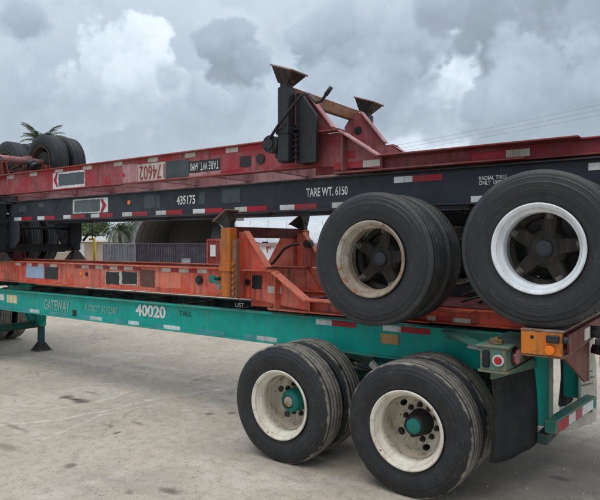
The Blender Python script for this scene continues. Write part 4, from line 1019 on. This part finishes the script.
# clutter on the dark container
for i, (px, z0, w_, h_, mt, lab) in enumerate(((186, 0, .5, 1.35, 'cont_grey', 'pale oil drum standing in front of the dark container'),)):
    o = far(px, 40); dr = link('oil_drum', None, None, o, label=lab, cat='drum'); b = B(); b.rod((0, 0, 0), (0, 0, .9), .29, 20)
    for z in (.0, .3, .6, .88): b.rod((0, 0, z), (0, 0, z+.03), .305, 20)
    b.build('shell', mt, dr)
# white skip with rust streaks, seen between the orange legs
a_ = far(238, 19); wk = link('skip_container', None, None, a_, label='white waste skip with rust running from its rim, between the orange legs', cat='skip', rot=(0, 0, PHI))
W_ = (far(345, 19)-a_).length
m, t, bs = new_mat('white_skip_rust_runs'); co = t.add('ShaderNodeTexCoord').outputs['Object']; sp = t.add('ShaderNodeSeparateXYZ'); t.l.new(co, sp.inputs[0])
dr_ = t.noise(t.scale(co, (9, 9, .25)), 1, 4, .6); f = t.smooth(t.math('ADD', dr_, t.math('MULTIPLY', t.math('SUBTRACT', sp.outputs[2], 1.75), .9)), .48, .60)
t.put(bs.inputs['Base Color'], t.mix(f, (.68, .69, .70), (.33, .075, .035))); bs.inputs['Roughness'].default_value = .6; M['skip'] = m
b = B(); b.prism([(0, 1.86), (.35, .3), (W_-.35, .3), (W_, 1.86)], 0, 1.8); b.build('body', 'skip', wk)
b = B(); b.box(-.04, W_+.04, -.05, .0, 1.82, 1.92); b.box(-.04, W_+.04, 1.8, 1.86, 1.82, 1.92); b.build('rim', 'pink', wk)
for k in range(7): b = B(); b.box(.2+k*(W_-.4)/6-.03, .2+k*(W_-.4)/6+.03, -.04, 0, .95 if k in (0, 6) else .32, 1.82); b.build('rib', 'skip', wk)
rb = B(); rnd = random.Random(5)
for k in range(26):
    p = Vector((rnd.uniform(.25, 1.15), rnd.uniform(.2, 1.2), 1.88+rnd.random()*.06)); rb.box(p.x-.1, p.x+.1, p.y-.1, p.y+.1, p.z-.06, p.z+.05*rnd.random())
rb.build('rubbish', 'hub_black', wk)
# pale fabric shelter further back on the right
s2 = link('arched_shelter', None, None, far(300, 60), label='long pale fabric shelter roof seen between the orange legs', cat='shelter', rot=(0, 0, PHI))
M['fabric_pale'] = paint('pale_shelter_fabric', (.62, .65, .68), (.56, .59, .62), .7, 0, .7, .3, 0, streak=0)
for k in range(10):
    b = B(); x0, x1 = -9+1.9*k, -9+1.9*(k+1)-.03; n = 10
    v0 = [b.m.verts.new((x0, 5-5*math.cos(PI*i/n), 1.2+3.2*math.sin(PI*i/n))) for i in range(n+1)]; v1 = [b.m.verts.new((x1, 5-5*math.cos(PI*i/n), 1.2+3.2*math.sin(PI*i/n))) for i in range(n+1)]
    for i in range(n): b.m.faces.new((v0[i], v0[i+1], v1[i+1], v1[i])).smooth = True
    b.build('roof_panel', 'fabric_pale', s2)
b = B(); b.box(-9, 10, 0, .1, 0, 1.25); b.box(-9, 10, 9.9, 10, 0, 1.25); b.build('side_wall', 'cont_grey', s2)

# orange and white barriers seen in the gap between the green and orange frames
M['bar_orange'] = plain('orange_plastic', (.55, .16, .03), .5); M['bar_white'] = plain('white_plastic', (.62, .60, .56), .5)
for i, (px, Z, mt, lab) in enumerate(((41, 24, 'bar_orange', 'orange plastic barrier left of the white one, in the gap under the orange chassis'), (84, 25, 'bar_orange', 'orange plastic barrier right of the white one, in the gap under the orange chassis'), (63, 27, 'bar_white', 'white plastic barrier between the two orange ones'), (110, 23, 'bar_white', 'white plastic barrier nearest the middle, right of the orange barriers'))):
    o = link('road_barrier', None, None, far(px, Z), label=lab, cat='barrier', group='plastic barriers in a row', rot=(0, 0, PHI))
    B().prism([(-.9, 0), (.9, 0), (.9, .15), (.82, .9), (-.82, .9), (-.9, .15)], -.12, .12).build('body', mt, o)
    B().box(-.95, .95, -.24, .24, 0, .12, bev=.02).build('foot', mt, o)
    for s in (-.45, .45): B().box(s-.16, s+.16, -.126, -.121, .45, .62).build('slot', 'dark_void', o)

# power lines: two poles, three cables
poles = []
for px, Z, h, lab in ((229, 62, 9.6, 'timber power pole hidden behind the orange landing leg'), (690, 30, 9.75, 'timber power pole beyond the right edge')):
    c = far(px, Z); o = link('power_pole', None, None, c, label=lab, cat='power pole', rot=(0, 0, PHI)); poles.append(c)
    B().rod((0, 0, 0), (0, 0, h), .15, 10, .10).build('mast', 'bark', o); B().box(-.9, .9, -.06, .06, h-.35, h-.22).build('cross_arm', 'bark', o)
    for s in (-.8, 0, .8): B().rod((s, 0, h-.22), (s, 0, h-.05), .05, 8).build('insulator', 'white_trim', o)
for k, s in enumerate((-.8, 0, .8)):
    u = Vector((CS, SN, 0)); p, q = poles[0]+u*s+Vector((0, 0, 9.55)), poles[1]+u*s+Vector((0, 0, 9.7)); pts = []
    for i in range(25):
        f_ = i/24; pt = p.lerp(q, f_); pt.z -= .55*4*f_*(1-f_)+.12*k; pts.append(pt)
    B().tube(pts, .007, 5).build('power_cable', 'galv', None, label=('highest', 'middle', 'lowest')[k]+' of three thin power cables crossing the sky at right', cat='cable', group='power cables')
# a bird high up on the right
bd = link('bird', None, None, far(560, 60, EYE+(243-28)/F*60), label='tiny dark bird high in the grey sky at upper right', cat='bird', rot=(.3, .5, .6)); bd.scale = (.5, .5, .5)
b = B(); b.lathe([(-.22, .002), (-.15, .035), (0, .055), (.15, .03), (.25, .015), (.33, .012)], 10)
for s in (-1, 1):
    v = [b.m.verts.new(q) for q in ((0, -.08, .02), (s*.22, -.10, .10), (s*.5, .06, .04), (s*.2, .06, .09), (0, .08, .02))]; b.m.faces.new(v)
b.build('body', 'hub_black', bd)
